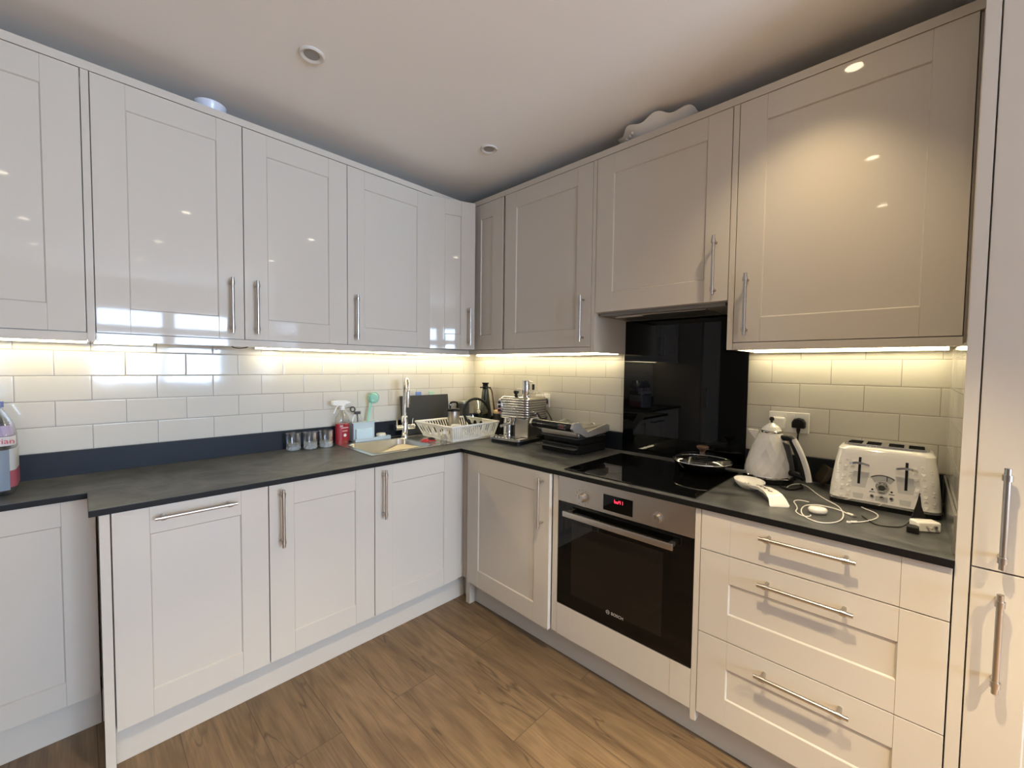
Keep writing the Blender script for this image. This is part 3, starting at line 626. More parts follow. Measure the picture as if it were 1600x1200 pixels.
mb = MB(); mb.cyl((.052, -.858, HW + .262), (.064, -.862, HW + .258), .030, .028, 22); mb.sphere((.046, -.866, HW + .243), .017)
mb.build('head', M_MINT, br)
mb = MB()
for k in range(22):
    a = 2*PI*k/22; mb.cyl((.058, -.858 + .026 * math.cos(a), HW + .26 + .026 * math.sin(a)), (.066, -.858 + .036 * math.cos(a), HW + .26 + .036 * math.sin(a)), .0035, .002, 6)
mb.build('bristles', mat('green_bristles', (.18, .46, .36), .7), br)
br = thing('scrubbing_brush', 'grey wire-necked brush with a hanging loop in the caddy', 'dish brush', (.045, -.955, HW + .0165))
MB().tube([(.045, -.955, HW + .017), (.045, -.955, HW + .15), (.045, -.958, HW + .175)], .004, 8).box(.036, .054, -.972, -.938, HW + .165, HW + .182, .003).build('handle', M_DGREY, br)
MB().torus((.045, -.985, HW + .196), .014, .0045, (1, 0, .2), 18, 8).build('hanging_loop', M_DGREY, br)
MB().tube([(.045, -.972, HW + .165), (.045, -.985, HW + .13), (.045, -.985, HW + .025)], .0025).tube([(.045, -.938, HW + .165), (.045, -.92, HW + .12), (.045, -.918, HW + .025)], .0025).build('wire_neck', M_STEEL, br)

# black board leaning on the wall, two pegs above it
mb = MB(Matrix.Translation((.062, -.462, HW)) @ Matrix.Rotation(math.radians(-7), 4, 'Y'))
mb.box(-.012, 0, -.193, .193, .0052, .262, .003); tag(mb.build('serving_board', M_SLATE, None, (.06, -.46, HW)), 'black rectangular board leaning on the tiles behind the tap', 'board')
for y, mt, lb in ((-.500, M_BLUE, 'small blue hook stuck on the tiles above the black board'), (-.394, M_PGREEN, 'small pale green hook stuck on the tiles above the black board')):
    tag(MB().box(.0003, .010, y - .021, y + .021, 1.125, 1.168, .003).box(.009, .022, y - .01, y + .01, 1.128, 1.136, .003).build('wall_hook', mt, None, (0, y, 1.12)), lb, 'hook')

# dish rack
rk = thing('dish_rack', 'white plastic dish rack with slatted sides on the drainer', 'dish rack', (.33, -.38, HW))
zb, zr = HW + .0048, .984
A = [(.175, -.572), (.492, -.580), (.470, -.225), (.185, -.208)]      # floor corners
B = [(.125, -.600), (.515, -.602), (.483, -.196), (.128, -.185)]      # rim corners
def lerp(p, q, t): return tuple(a + (b - a) * t for a, b in zip(p, q))
P3 = lambda p, z: (p[0], p[1], z)
mb = MB(); mb.tube([P3(B[i % 4], zr) for i in range(5)], .0068, 10)
for i in range(4): mb.sphere(P3(B[i], zr), .0068, 10, 6)
mb.build('rim', M_WHITE, rk)
mb = MB(); mb.tube([P3(A[i % 4], zb + .009) for i in range(5)], .006, 8)
for k in range(1, 12): mb.tube([P3(lerp(A[0], A[1], k/12), zb + .009), P3(lerp(A[3], A[2], k/12), zb + .009)], .003, 6)
for p in ((.21, -.545), (.455, -.55), (.445, -.25), (.215, -.235)): mb.cyl((p[0], p[1], zb - .0012), (p[0], p[1], zb + .008), .008, n=10)
mb.build('base_grid', M_WHITE, rk)
for (i, j), nsl in (((1, 2), 24), ((3, 0), 20)):        # long slatted sides
    mb = MB()
    for k in range(nsl + 1):
        a = lerp(A[i], A[j], k / nsl); b = lerp(B[i], B[j], k / nsl); q = Vector((A[j][0] - A[i][0], A[j][1] - A[i][1], 0)).normalized() * .0028
        nn = Vector((-q.y, q.x, 0)) * .8
        pa, pb = Vector(P3(a, zb + .009)), Vector(P3(b, zr))
        mb.rings([[p + q + nn, p - q + nn, p - q - nn, p + q - nn] for p in (pa, pb)])
    mb.build('slatted_side', M_WHITE, rk)
for i, j in ((0, 1), (2, 3)):                             # ends with oval openings
    mb = MB(); nh = 5
    a0, a1, b0, b1 = P3(A[i], zb + .009), P3(A[j], zb + .009), P3(B[i], zr), P3(B[j], zr)
    out = (Vector(a1) - Vector(a0)).cross(Vector(b0) - Vector(a0)).normalized() * .0015
    S = lambda u, v: Vector(lerp(lerp(a0, a1, u), lerp(b0, b1, u), v))
    for h in range(nh):
        u0, u1 = h / nh, (h + 1) / nh; uc, vc = (u0 + u1) / 2, .5
        N = 20; o1, o2 = [], []
        for k in range(N):
            t_ = 2*PI*k/N; c_, s_ = math.cos(t_), math.sin(t_); m_ = max(abs(c_), abs(s_))
            o1.append((uc + (u1 - u0) / 2 * c_ / m_, vc + .5 * s_ / m_)); o2.append((uc + (u1 - u0) * .33 * c_, vc + .34 * s_))
        fr = [[mb.v(S(*p) + out) for p in o1], [mb.v(S(*p) + out) for p in o2], [mb.v(S(*p) - out) for p in o2], [mb.v(S(*p) - out) for p in o1]]
        for r1, r2 in zip(fr, fr[1:] + fr[:1]):
            for k in range(N): mb.face([r1[k], r1[(k+1) % N], r2[(k+1) % N], r2[k]])
    mb.build('pierced_end', M_WHITE, rk)
zi = zb + .0125
t = thing('insulated_tumbler', 'grey steel tumbler with black looped lid in the dish rack', 'tumbler', (.285, -.415, zi))
MB().lathe([(.028, 0), (.031, .004), (.040, .135), (.040, .150)], n=26).build('cup', M_INOX, t, local=True)
ld = MB().lathe([(.042, .150), (.042, .162), (.036, .168), (.001, .168)], n=26).build('lid', M_BLACK, t, local=True)
MB().tube([(0, -.028, .165), (0, -.030, .195), (0, -.022, .208), (0, .022, .208), (0, .030, .195), (0, .028, .165)], .0065, 8, 1).build('loop', M_BLACKG, ld, local=True)
t = thing('pan_lid', 'round glass pan lid with black rim standing in the dish rack', 'pan lid', (.30, -.235, zi))
lc = Vector((.285, -.215, zi + .128)); nr = Vector((.80, -.25, .20)).normalized()
MB().torus(lc, .094, .0085, nr, 40, 10).build('rim', M_BLACK, t)
w_ = nr; u_ = w_.orthogonal().normalized(); v_ = w_.cross(u_)
mb = MB(); mb.rings([[lc + (u_ * math.cos(2*PI*i/32) + v_ * math.sin(2*PI*i/32)) * r + w_ * h for i in range(32)] for r, h in ((.088, 0), (.070, .009), (.04, .016), (.0005, .019))], False, False)
mb.build('glass', M_SMOKE, t)
MB().cyl(lc + w_ * .018, lc + w_ * .030, .006).cyl(lc + w_ * .030, lc + w_ * .036, .013).build('knob', M_STEEL, t)
t = thing('white_mug', 'white mug lying upturned in the dish rack corner', 'mug', (.42, -.50, zi))
MB().lathe([(.036, 0), (.038, .004), (.036, .075), (.031, .083), (.001, .084)], n=24).build('cup', M_CERAMIC, t, local=True)
MB().tube([(-.030, .018, .062), (-.048, .034, .058), (-.050, .036, .03), (-.034, .02, .022)], .005, 8, 2).build('handle', M_CERAMIC, t, local=True)
t = thing('white_bowl', 'small white bowl upturned at the back of the dish rack', 'bowl', (.20, -.505, zi))
tag(MB().lathe([(.026, .0), (.024, .006), (.05, .035), (.058, .052), (.055, .052), (.001, .012)], n=26).build('storage_jar', M_CLEAR, None, (.385, -.365, zi), local=True), 'clear plastic bowl sitting in the dish rack', 'bowl')
bpy.data.objects.remove(t)
t = thing('kitchen_scissors', 'red and black handled scissors on the drainer before the rack', 'scissors', (.36, -.645, HW + .0035))
for s, mt in ((-1, M_RED), (1, M_BLACK)):
    MB().torus((.345 + s * .004, -.655 + s * .022, HW + .010 + (s + 1) * .004), .018, .0055, (.1, .1 * s, 1), 20, 8).tube([(.355, -.650 + s * .01, HW + .010), (.395, -.635, HW + .011)], .005, 8).build('grip', mt, t)
MB().prism([(.39, -.640), (.455, -.606), (.458, -.602), (.39, -.626)], 2, HW + .0105, HW + .0125).build('blade', M_STEEL, t)
MB().sphere((.335, -.655, HW + .012), .014, 12, 8, .6).build('red_cap', M_RED, t)
t = thing('baby_bottle', 'small clear bottle lying upright at the near rack corner', 'bottle', (.466, -.628, HW + .0046))
MB().lathe([(.019, 0), (.020, .003), (.020, .038), (.011, .050), (.010, .060)], n=20).build('body', M_CLEAR, t, local=True)
MB().lathe([(.012, .058), (.012, .066), (.006, .070), (.004, .078), (.001, .079)], n=16).build('cap', M_WHITE, t, local=True)

# corner: grey canister, green carafe, black canister
t = thing('grey_canister', 'dark grey lidded canister behind the dish rack', 'canister', (.062, -.152, HW))
MB().lathe([(.043, .0048), (.046, .008), (.046, .190)], n=30).build('body', mat('grey_tin', (.10, .10, .10), .3, .6), t, local=True)
MB().lathe([(.047, .190), (.047, .205), (.043, .208), (.001, .208)], n=30).build('lid', M_STEEL, t, local=True)
t = thing('green_carafe', 'tall dark green tapered carafe with black top in the corner', 'carafe', (.225, -.082, HW))
MB().lathe([(.054, .0), (.057, .006), (.056, .04), (.047, .12), (.032, .22), (.022, .298), (.020, .305)], n=30).build('body', M_GREEN, t, local=True)
MB().lathe([(.020, .305), (.040, .306), (.040, .314), (.021, .316), (.019, .328), (.027, .345), (.001, .345)], n=26).build('stopper', M_BLACKG, t, local=True)
MB().tube([(.024, .020, .308), (.034, .032, .29), (.044, .040, .2), (.056, .046, .1)], .006, 8, 1).build('handle', M_BROWN, t, local=True)
t = thing('black_canister', 'matt black canister with pale wooden lid beside the coffee machine', 'canister', (.405, -.095, HW))
MB().lathe([(.056, 0), (.060, .004), (.060, .138), (.057, .142)], n=32).build('body', M_BLACK, t, local=True)
MB().lathe([(.055, .142), (.055, .157), (.052, .160), (.001, .160)], n=32).build('lid', M_WOOD, t, local=True)

# ------------------------------------------------------------------ espresso machine
M_STEELR = mat('ribbed_steel', (.62, .60, .57), .16, 1)
em = thing('espresso_machine', 'ribbed chrome espresso machine with drip tray', 'coffee machine', (.675, -.19, HW), math.radians(6))
def lb(m): return dict(local=True)
MB().rings([rrect(.112, .165, .03, 5, (0, -.005), z) for z in (0, .022)]).build('foot', M_BLACK, em, local=True)
tr_ = MB(); tr_.rings([rrect(.118, .168, .035, 6, (0, -.008), z) for z in (.022, .034)]); tr = tr_.build('drip_tray', M_CHROME, em, local=True)
mb = MB()
for k in range(7): mb.box(-.095 + k * .026, -.082 + k * .026, -.165, -.085, .0338, .0385, .001)
mb.build('drip_grid', M_CHROME, tr, local=True)
MB().box(-.105, .105, .02, .145, .034, .15, .004).build('back_column', M_DGREY, em, local=True)
MB().box(.012, .112, -.075, .022, .0345, .152, .004).build('steel_column', M_INOX, em, local=True)
MB().lathe([(.030, .0345), (.030, .150)], (-.062, -.045, 0), 22).build('boiler_column', M_CHROME, em, local=True)
# ribbed head
mb = MB(); rr = []
z = .150; n = 8
rr.append(rrect(.108, .112, .03, 6, (0, .03), z))
for k in range(n):
    for q, d in ((.02, 0), (.14, .0), (.20, .0022), (.5, .0032), (.82, .0022), (.88, 0)): rr.append(rrect(.108 + d, .112 + d, .03, 6, (0, .03), z + (k + q) * .118 / n))
rr.append(rrect(.106, .110, .028, 6, (0, .03), .270)); rr.append(rrect(.098, .102, .02, 6, (0, .03), .276))
mb.rings(rr); rh = mb.build('ribbed_head', M_STEELR, em, local=True, smooth=50)
for k in range(n): MB().rings([rrect(.1086, .1126, .03, 6, (0, .03), .150 + (k + q_) * .118 / n) for q_ in (-.06, .17)]).build('groove', M_DGREY, rh, local=True)
MB().rings([rrect(.112, .116, .034, 6, (0, .03), zz) for zz in (.1435, .1495)]).build('head_trim', M_CHROME, em, local=True)
cpn = MB(); cpn.rings([[(-.100 + (.022 - .003 * k) * math.cos(2*PI*i/24), -.080 - .010 * k, .212 + (.050 - .003 * k) * math.sin(2*PI*i/24)) for i in range(24)] for k in (0, 1)])
cpn = cpn.build('switch_plate', M_CHROME, em, local=True)
for zz in (.188, .212, .238): MB().cyl((-.100, -.089, zz), (-.100, -.095, zz), .009, n=14).build('switch', M_BLACK, cpn, local=True)
MB().cyl((0, -.075, .150), (0, -.075, .128), .030, .028, 22).build('group_head', M_CHROME, em, local=True)
pf = MB().cyl((-.004, -.075, .127), (-.004, -.075, .106), .026, .020, 20).tube([(-.004, -.10, .117), (-.004, -.165, .112), (-.004, -.19, .108)], .009, 10).build('portafilter', M_CHROME, em, local=True)
sw = MB().cyl((.118, -.005, .178), (.135, -.012, .178), .013, n=14).tube([(.13, -.01, .178), (.142, -.018, .160), (.146, -.02, .125)], .0045, 8, 2).build('steam_wand', M_CHROME, em, local=True)
MB().tube([(.13, -.012, .185), (.155, -.02, .165), (.17, -.02, .15)], .006, 8, 1).build('steam_lever', M_BLACK, sw, local=True)
MB().box(-.055, -.020, -.0862, -.0852, .240, .2445).build('front_badge', M_DGREY, em, local=True)
mb = MB(); mb.tube([(-.09, .12, .2765), (-.09, .12, .296), (.09, .12, .296), (.09, .12, .2765)], .003, 8); mb.tube([(.09, -.03, .2765), (.09, -.03, .296), (.09, .12, .296)], .003, 8)
mb.build('cup_rail', M_CHROME, em, local=True)
E1 = WM[em]
def on_em(p): return E1 @ Vector(p)
t = thing('milk_jug', 'tall polished steel milk jug on top of the coffee machine', 'milk jug', on_em((.058, -.025, .2765)), math.radians(6))
MB().lathe([(.026, 0), (.028, .004), (.026, .06), (.0235, .10), (.024, .102), (.0225, .102), (.001, .006)], n=26).build('body', M_CHROME, t, local=True)
MB().tube([(.022, .004, .094), (.046, .008, .092), (.048, .008, .03), (.025, .004, .026)], .0042, 8, 1).build('handle', M_STEEL, t, local=True)
MB().box(.0405, .0535, .002, .014, .045, .080, .002).build('grip', M_BLACK, t, local=True)
t = thing('espresso_cup', 'small white cup on top of the coffee machine', 'cup', on_em((-.045, .055, .2765)))
MB().lathe([(.018, 0), (.021, .003), (.029, .045), (.027, .045), (.001, .006)], n=24).build('cup', M_CERAMIC, t, local=True)
tag(MB().lathe([(.011, 0), (.013, .004), (.008, .012), (.017, .022), (.017, .034), (.012, .038), (.001, .039)], n=22).build('tamper', M_BLACK, None, on_em((-.012, -.035, .2765)), local=True), 'black knobbed tamper on top of the coffee machine', 'tamper')

# ------------------------------------------------------------------ contact grill
g = thing('contact_grill', 'black and brushed steel contact grill between coffee machine and hob', 'contact grill', (1.075, -.18, HW), math.radians(-2))
MB().box(-.130, .128, -.125, .125, .001, .05, .006).box(-.136, .134, -.10, .13, .05, .085, .008).build('base', M_BLACK, g, local=True)
MB().box(-.138, .122, -.160, -.12, .028, .036, .003).build('drip_tray', M_DGREY, g, local=True)
MB().box(-.128, .126, -.135, .12, .082, .090, .002).build('lower_plate', M_DGREY, g, local=True)
up_ = MB(); up_.rings([rrect(.132, .132, .018, 5, (0, .0), .095), rrect(.134, .134, .02, 5, (0, 0), .100), rrect(.134, .134, .02, 5, (0, 0), .118), rrect(.126, .126, .02, 5, (0, .0), .128), rrect(.118, .118, .02, 5, (0, .0), .131)])
lid = up_.build('lid', M_STEEL, g, local=True)
MB().rings([rrect(.112, .105, .015, 5, (0, .005), .131), rrect(.108, .101, .015, 5, (0, .005), .136)]).build('lid_plate', M_INOX, lid, local=True)
for s in (-1, 1):
    MB().prism([(.115, .108), (.130, .112), (.130, .140), (.10, .150), (-.075, .122), (-.118, .150), (-.150, .178), (-.196, .176), (-.208, .150), (-.190, .130), (-.150, .122), (-.085, .095), (-.05, .095)], 0, s * .143 - .007, s * .143 + .007).build('arm', M_SILVER, g, local=True)
hb = MB().rings([[(x, -.176 + .030 * math.cos(a), .152 + .023 * math.sin(a)) for a in [2*PI*i/24 for i in range(24)]] for x in (-.1365, .1365)]).build('handle', M_BLACKG, g, local=True)
MB().box(.050, .105, -.2055, -.190, .141, .165, .003).build('control', M_DGREY, hb, local=True)
MB().torus((.078, -.2062, .153), .009, .0010, (0, 1, 0), 20, 6).build('button_ring', M_REDTXT, hb, local=True)
MB().box(-.095, -.055, -.2064, -.2045, .155, .158).build('wordmark', M_LOGO, hb, local=True)
MB().tube([(.02, .118, .134), (.04, .125, .144), (.06, .118, .134)], .003, 8, 1).build('hinge_clip', M_STEEL, g, local=True)

# ------------------------------------------------------------------ sockets
def socket(label, x0, x1, z0, z1):
    t = thing('wall_socket', label, 'socket', ((x0 + x1) / 2, 0, z0))
    MB().box(x0, x1, -.009, -.0003, z0, z1, .003).build('plate', M_WHITE, t); return t
s1 = socket('white double wall socket behind the kettle', 1.994, 2.140, 1.080, 1.166)
for sx in (2.052, 2.082): MB().box(sx - .006, sx + .006, -.0115, -.0085, 1.146, 1.158, .001).build('switch', M_WHITE, s1)
s2 = socket('white wall socket behind the coffee machine', .640, .757, 1.087, 1.174)
t = thing('plug_adapter', 'white plug adapter in the left socket above the kettle', 'plug', (2.03, -.01, 1.10))
MB().box(2.008, 2.058, -.034, -.0095, 1.092, 1.144, .008, 3).build('body', M_WHITE, t)
def bs_plug(label, x, z, cord, mt=M_BLACK):
    t = thing('power_plug', label, 'plug', (x, -.01, z))
    c = [(x - .024, z - .014), (x - .024, z + .006), (x - .016, z + .02), (x, z + .025), (x + .016, z + .02), (x + .024, z + .006), (x + .024, z - .014), (x + .02, z - .018), (x - .02, z - .018)]
    m = MB(); m.rings([[(a, -.0095, b) for a, b in c], [(a, -.028, b) for a, b in c], [(x + (a - x) * .85, -.034, z + (b - z) * .85) for a, b in c]]); m.build('body', mt, t)
    MB().cyl((x, -.02, z - .017), (x, -.022, z - .04), .008, .005, 10).build('strain_relief', mt, t)
    MB().tube(cord, .0035, 8, 2).build('cord', mt, t)
bs_plug('black power plug with cord in the socket behind the kettle', 2.105, 1.121, [(2.105, -.022, 1.082), (2.104, -.025, 1.05), (2.108, -.028, .98), (2.118, -.03, .92), (2.112, -.045, HW + .005), (2.10, -.055, HW + .005)])
bs_plug('black power plug with grey cord behind the coffee machine', .722, 1.125, [(.722, -.022, 1.085), (.765, -.024, 1.05), (.80, -.026, 1.0), (.82, -.024, .95), (.83, -.024, HW + .005)])

# ------------------------------------------------------------------ frying pan
fp = thing('frying_pan', 'black frying pan with glass lid on the hob', 'frying pan', (1.782, -.195, HW + .0060))
MB().lathe([(.088, .0002), (.095, .003), (.118, .040), (.122, .046), (.118, .046), (.110, .040), (.092, .008), (.001, .006)], n=40).build('pan', M_BLACKG, fp, local=True)
MB().tube([(.112, -.045, .038), (.135, -.052, .040), (.168, -.045, .040), (.185, -.036, .039)], .0065, 8, 1).build('handle', M_DGREY, fp, local=True)
ldd = thing('pan_lid', 'domed clear glass lid with brown knob on the frying pan', 'pan lid', (1.782, -.195, HW + .0525))
MB().torus((0, 0, .0035), .120, .0032, n=44).build('rim', M_CHROME, ldd, local=True)
MB().lathe([(.119, .003), (.112, .014), (.088, .025), (.05, .032), (.001, .034)], n=40, cap0=False, cap1=False).build('glass', M_GLASS, ldd, local=True)
MB().lathe([(.012, .031), (.009, .040), (.014, .050), (.024, .058), (.025, .064), (.020, .068), (.001, .069)], n=24).build('knob', mat('brown_bakelite', (.10, .055, .035), .35), ldd, local=True)

# ------------------------------------------------------------------ kettle
k = thing('kettle', 'white faceted electric kettle with black and white handle', 'kettle', (2.020, -.118, HW))
MB().lathe([(.088, 0), (.092, .004), (.092, .016), (.086, .018), (.001, .018)], n=36).build('power_base', M_BLACK, k, local=True)
MB().lathe([(.0885, .0182), (.091, .021), (.091, .027), (.0885, .030)], n=40).build('chrome_band', M_CHROME, k, local=True)
mb = MB(); nn = 16; rr = []
P = [(.0885, .030), (.0875, .052), (.0825, .082), (.075, .112), (.066, .142), (.055, .172), (.043, .196), (.038, .203)]
for i, (r, z) in enumerate(P):
    off = .5 if i % 2 else 0; rr.append([mb.v((r * math.cos(2*PI*(j + off)/nn) + .008 * z / .2, r * math.sin(2*PI*(j + off)/nn), z)) for j in range(nn)])
for i in range(len(rr) - 1):
    a, b = rr[i], rr[i + 1]
    for j in range(nn):
        j2 = (j + 1) % nn
        if i % 2 == 0: mb.face([a[j], a[j2], b[j]]); mb.face([a[j2], b[j2], b[j]])
        else: mb.face([a[j], b[j2], b[j]]); mb.face([a[j], a[j2], b[j2]])
mb.face(rr[0][::-1]); mb.face(rr[-1]); mb.build('body', M_WHITEG, k, local=True, flat=True)
ox = .008
MB().lathe([(.0395, .201), (.0405, .203), (.0405, .209), (.038, .211)], (ox, 0, 0), 32).build('lid_ring', M_CHROME, k, local=True)
ld = MB().lathe([(.037, .211), (.030, .224), (.016, .236), (.008, .242), (.001, .243)], (ox, 0, 0), 16).build('lid', M_WHITEG, k, local=True, smooth=10)
MB().lathe([(.004, .241), (.004, .248), (.0085, .252), (.0095, .259), (.006, .265), (.001, .266)], (ox, 0, 0), 18).build('lid_knob', M_BLACKG, ld, local=True)
MB().prism([(-.040, .205), (-.078, .206), (-.045, .165)], 1, -.012, .012).build('spout', M_WHITEG, k, local=True)
hx_, hy_ = .94, -.34
H = lambda r, z: (ox + hx_ * r, hy_ * r, z)
hm = MB(); hm.tube([H(.040, .185), H(.075, .187), H(.088, .180)], .011, 10); hm.tube([H(.082, .182), H(.108, .13), H(.128, .075), H(.140, .035)], .011, 10, 1); hm.tube([H(.080, .050), H(.110, .048), H(.134, .04)], .012, 10)
hm.build('handle', M_BLACK, k, local=True)
MB().tube([H(.090, .186), H(.120, .135), H(.142, .078), H(.152, .030)], .0105, 10, 2).build('handle_shell', M_WHITEG, k, local=True)
MB().prism([(.074, .045), (.100, .045), (.078, .16), (.052, .17)], 1, -.030, -.012).build('level_window', M_DGREY, k, local=True)

MB().tube([(2.085, -.205, HW + .0045), (2.105, -.232, HW + .0045), (2.128, -.228, HW + .0045), (2.142, -.190, HW + .0045), (2.150, -.150, HW + .0045), (2.135, -.118, HW + .0045)], .0042, 8, 2).build('cord', M_BLACK, k)
# ------------------------------------------------------------------ toaster
ts = thing('toaster', 'white four-slot toaster with diamond-facet sides', 'toaster', (2.3845, -.162, HW))
MB().rings([rrect(.140, .118, .03, 5, (0, 0), z) for z in (0, .016)]).build('base', M_BLACK, ts, local=True)
TS = [(.017, .1415, .122), (.060, .139, .118), (.110, .134, .108), (.150, .129, .098), (.172, .125, .090), (.186, .124, .085), (.195, .118, .076), (.1985, .110, .067)]
MB().rings([rrect(a + .002, b + .002, .034, 6, (0, 0), z) for z, a, b in ((.0162, .1405, .121), (.024, .1405, .121))]).build('chrome_band', M_CHROME, ts, local=True)
bd = MB(); bd.rings([rrect(a, b, .038, 6, (0, 0), z) for z, a, b in TS])
def front(z):
    for (z0, a0, b0), (z1, a1, b1) in zip(TS, TS[1:]):
        if z0 <= z <= z1:
            t_ = (z - z0) / (z1 - z0); return a0 + (a1 - a0) * t_, b0 + (b1 - b0) * t_
    return TS[-1][1:]
NR = 8
for s in (-1, 1):        # bands of raised diamonds at both front edges
    fc = MB()
    for r in range(NR):
        z0, z1 = .026 + r * .0165, .026 + (r + 1) * .0165
        for c in range(3):
            pts = []
            for z in (z0, z1):
                a, b = front(z); ss = []
                for q in (0, 1):
                    d = (c + q) * .018
                    u = a - .062 + d; yy = -b
                    if u > a - .038:
                        e = (u - (a - .038)) / .038; yy = -b + .038 * (1 - math.sqrt(max(0, 1 - e * e)))
                    ss.append(Vector((s * u, yy, z)))
                pts.append(ss)
            A_, B_, C_, D_ = pts[0][0], pts[0][1], pts[1][1], pts[1][0]
            nrm = (B_ - A_).cross(D_ - A_).normalized(); nrm = nrm if nrm.y < 0 else -nrm
            off = 1 if (r + c) % 2 else -1
            ap = (((A_ + B_) / 2) * .86 + ((C_ + D_) / 2) * .14 if (r + c) % 2 else ((A_ + B_) / 2) * .14 + ((C_ + D_) / 2) * .86) + nrm * .0030
            V = [fc.v(p - nrm * .0008) for p in (A_, B_, C_, D_)]; W_ = fc.v(ap)
            for i in range(4): fc.face([V[i], V[(i+1) % 4], W_])
            fc.face(V[::-1])
    fc.build('facet_band', M_WHITEG, ts, local=True, flat=True)
bd.build('body', M_WHITEG, ts, local=True, smooth=28)
tp_ = MB()
xs = [-.080, -.030, .028, .078]; hw_, hd_ = .015, .048
tp_.rings([rrect(.110, .062, .045, 8, (0, 0), z) for z in (.1980, .2003)])
edges = sorted([-.104] + [x + q for x in xs for q in (-hw_ - .004, hw_ + .004)] + [.104])
for i in range(0, len(edges), 2): tp_.box(edges[i], edges[i + 1], -.048, .048, .2002, .2055, .001)
for yy in (-1, 1): tp_.box(-.098, .098, yy * .053 - .005, yy * .053 + .005, .2002, .2055, .001)
tpl = tp_.build('top_plate', M_CHROME, ts, local=True)
for x in xs: MB().box(x - hw_ - .004, x + hw_ + .004, -.048, .048, .2002, .2012).build('slot', M_SLOTSHADE, tpl, local=True)  # shallow black floor, painted for the shade inside a deep slot
def yf(z): return -front(z)[1]
def slanted(m, x0, x1, z0, z1, out0, out1):
    r = []
    for z in (z0, z1):
        y = yf(z); r.append([(x0, y - out1, z), (x1, y - out1, z), (x1, y - out0, z), (x0, y - out0, z)])
    m.rings(r); return m
for lx in (-.060, .057):
    # faint grey tapering field, black lever slot, chrome lever
    fz = MB(); r = []
    for z, w in ((.030, .012), (.075, .019), (.118, .026)): r.append([(lx + q * w, yf(z) - d, z) for q, d in ((-1, .0006), (1, .0006), (1, -.001), (-1, -.001))])
    fz.rings(r); fz.build('grey_panel', mat('pale_grey_print', (.60, .59, .56), .2), ts, local=True)
    sl = MB()
    for za, zb_ in ((.078, .110), (.110, .150), (.150, .165)): slanted(sl, lx - .0035, lx + .0035, za, zb_, -.002, .0009)
    sl = sl.build('lever_slot', M_BLACK, ts, local=True)
    y = yf(.147); lvm = MB(); r = []
    for q in [i / 8 - .5 for i in range(9)]: yy = y - .020 + .05 * abs(q) ** 2 * .3; zc = .147 + .006 * math.cos(q * PI) - .004; r.append([(lx + q * .052, yy - .003, zc - .003), (lx + q * .052, yy + .004, zc - .003), (lx + q * .052, yy + .004, zc + .004), (lx + q * .052, yy - .003, zc + .004)])
    lvm.rings(r); lvm.box(lx - .003, lx + .003, y - .018, y + .004, .144, .150); lvm.build('lever', M_CHROME, ts, local=True)
pz = MB(); r = []      # browning dial: an arc window
for i in range(13):
    a = math.radians(125 - 70 * i / 12)
    r.append([(q * math.cos(a) * 1.0, yf(.075 + q * math.sin(a) - .012) - d, .075 + q * math.sin(a) - .012) for q, d in ((.034, .0012), (.052, .0012), (.052, -.001), (.034, -.001))])
pz.rings(r); dl = pz.build('browning_window', M_GREYPR, ts, local=True)
pz = MB(); r = []
for i in range(13):
    a = math.radians(125 - 70 * i / 12); r.append([(q * math.cos(a), yf(.063 + q * math.sin(a)) - d, .063 + q * math.sin(a)) for q, d in ((.050, .0016), (.053, .0016), (.053, 0), (.050, 0))])
pz.rings(r); slanted(pz, .010, .0125, .098, .113, .0008, .002); pz.build('scale_marks', M_PRINT, dl, local=True)
fz = MB(); r = [[(q * w, yf(z) - d, z) for q, d in ((-1, .0007), (1, .0007), (1, -.001), (-1, -.001))] for z, w in ((.030, .016), (.080, .014))]
fz.rings(r); fz.build('centre_panel', mat('centre_grey', (.52, .51, .49), .2), ts, local=True)
y = yf(.080); kb = MB().cyl((0, y, .080), (0, y - .006, .079), .017, .0165, 26).cyl((0, y - .006, .079), (0, y - .016, .078), .0135, .012, 26).build('dial_knob', M_CHROME, ts, local=True)
MB().cyl((0, y - .0159, .078), (0, y - .0168, .078), .009, n=20).build('knob_cap', M_DGREY, kb, local=True)
for bx_ in (-.024, 0, .024):
    y = yf(.046); b_ = MB().cyl((bx_, y + .001, .046), (bx_, y - .005, .0455), .0055, .005, 18).build('button', M_CHROME, ts, local=True)
    MB().cyl((bx_, y - .0048, .0455), (bx_, y - .0056, .0455), .0034, n=14).build('button_cap', M_DGREY, b_, local=True)
    m_ = MB(); slanted(m_, bx_ - .007, bx_ + .007, .0575, .059, -.001, .0010)
    if bx_: m_.cyl((bx_, yf(.066) + .001, .066), (bx_, yf(.066) - .001, .066), .003, n=12)
    m_.build('button_caption', M_PRINT, ts, local=True)

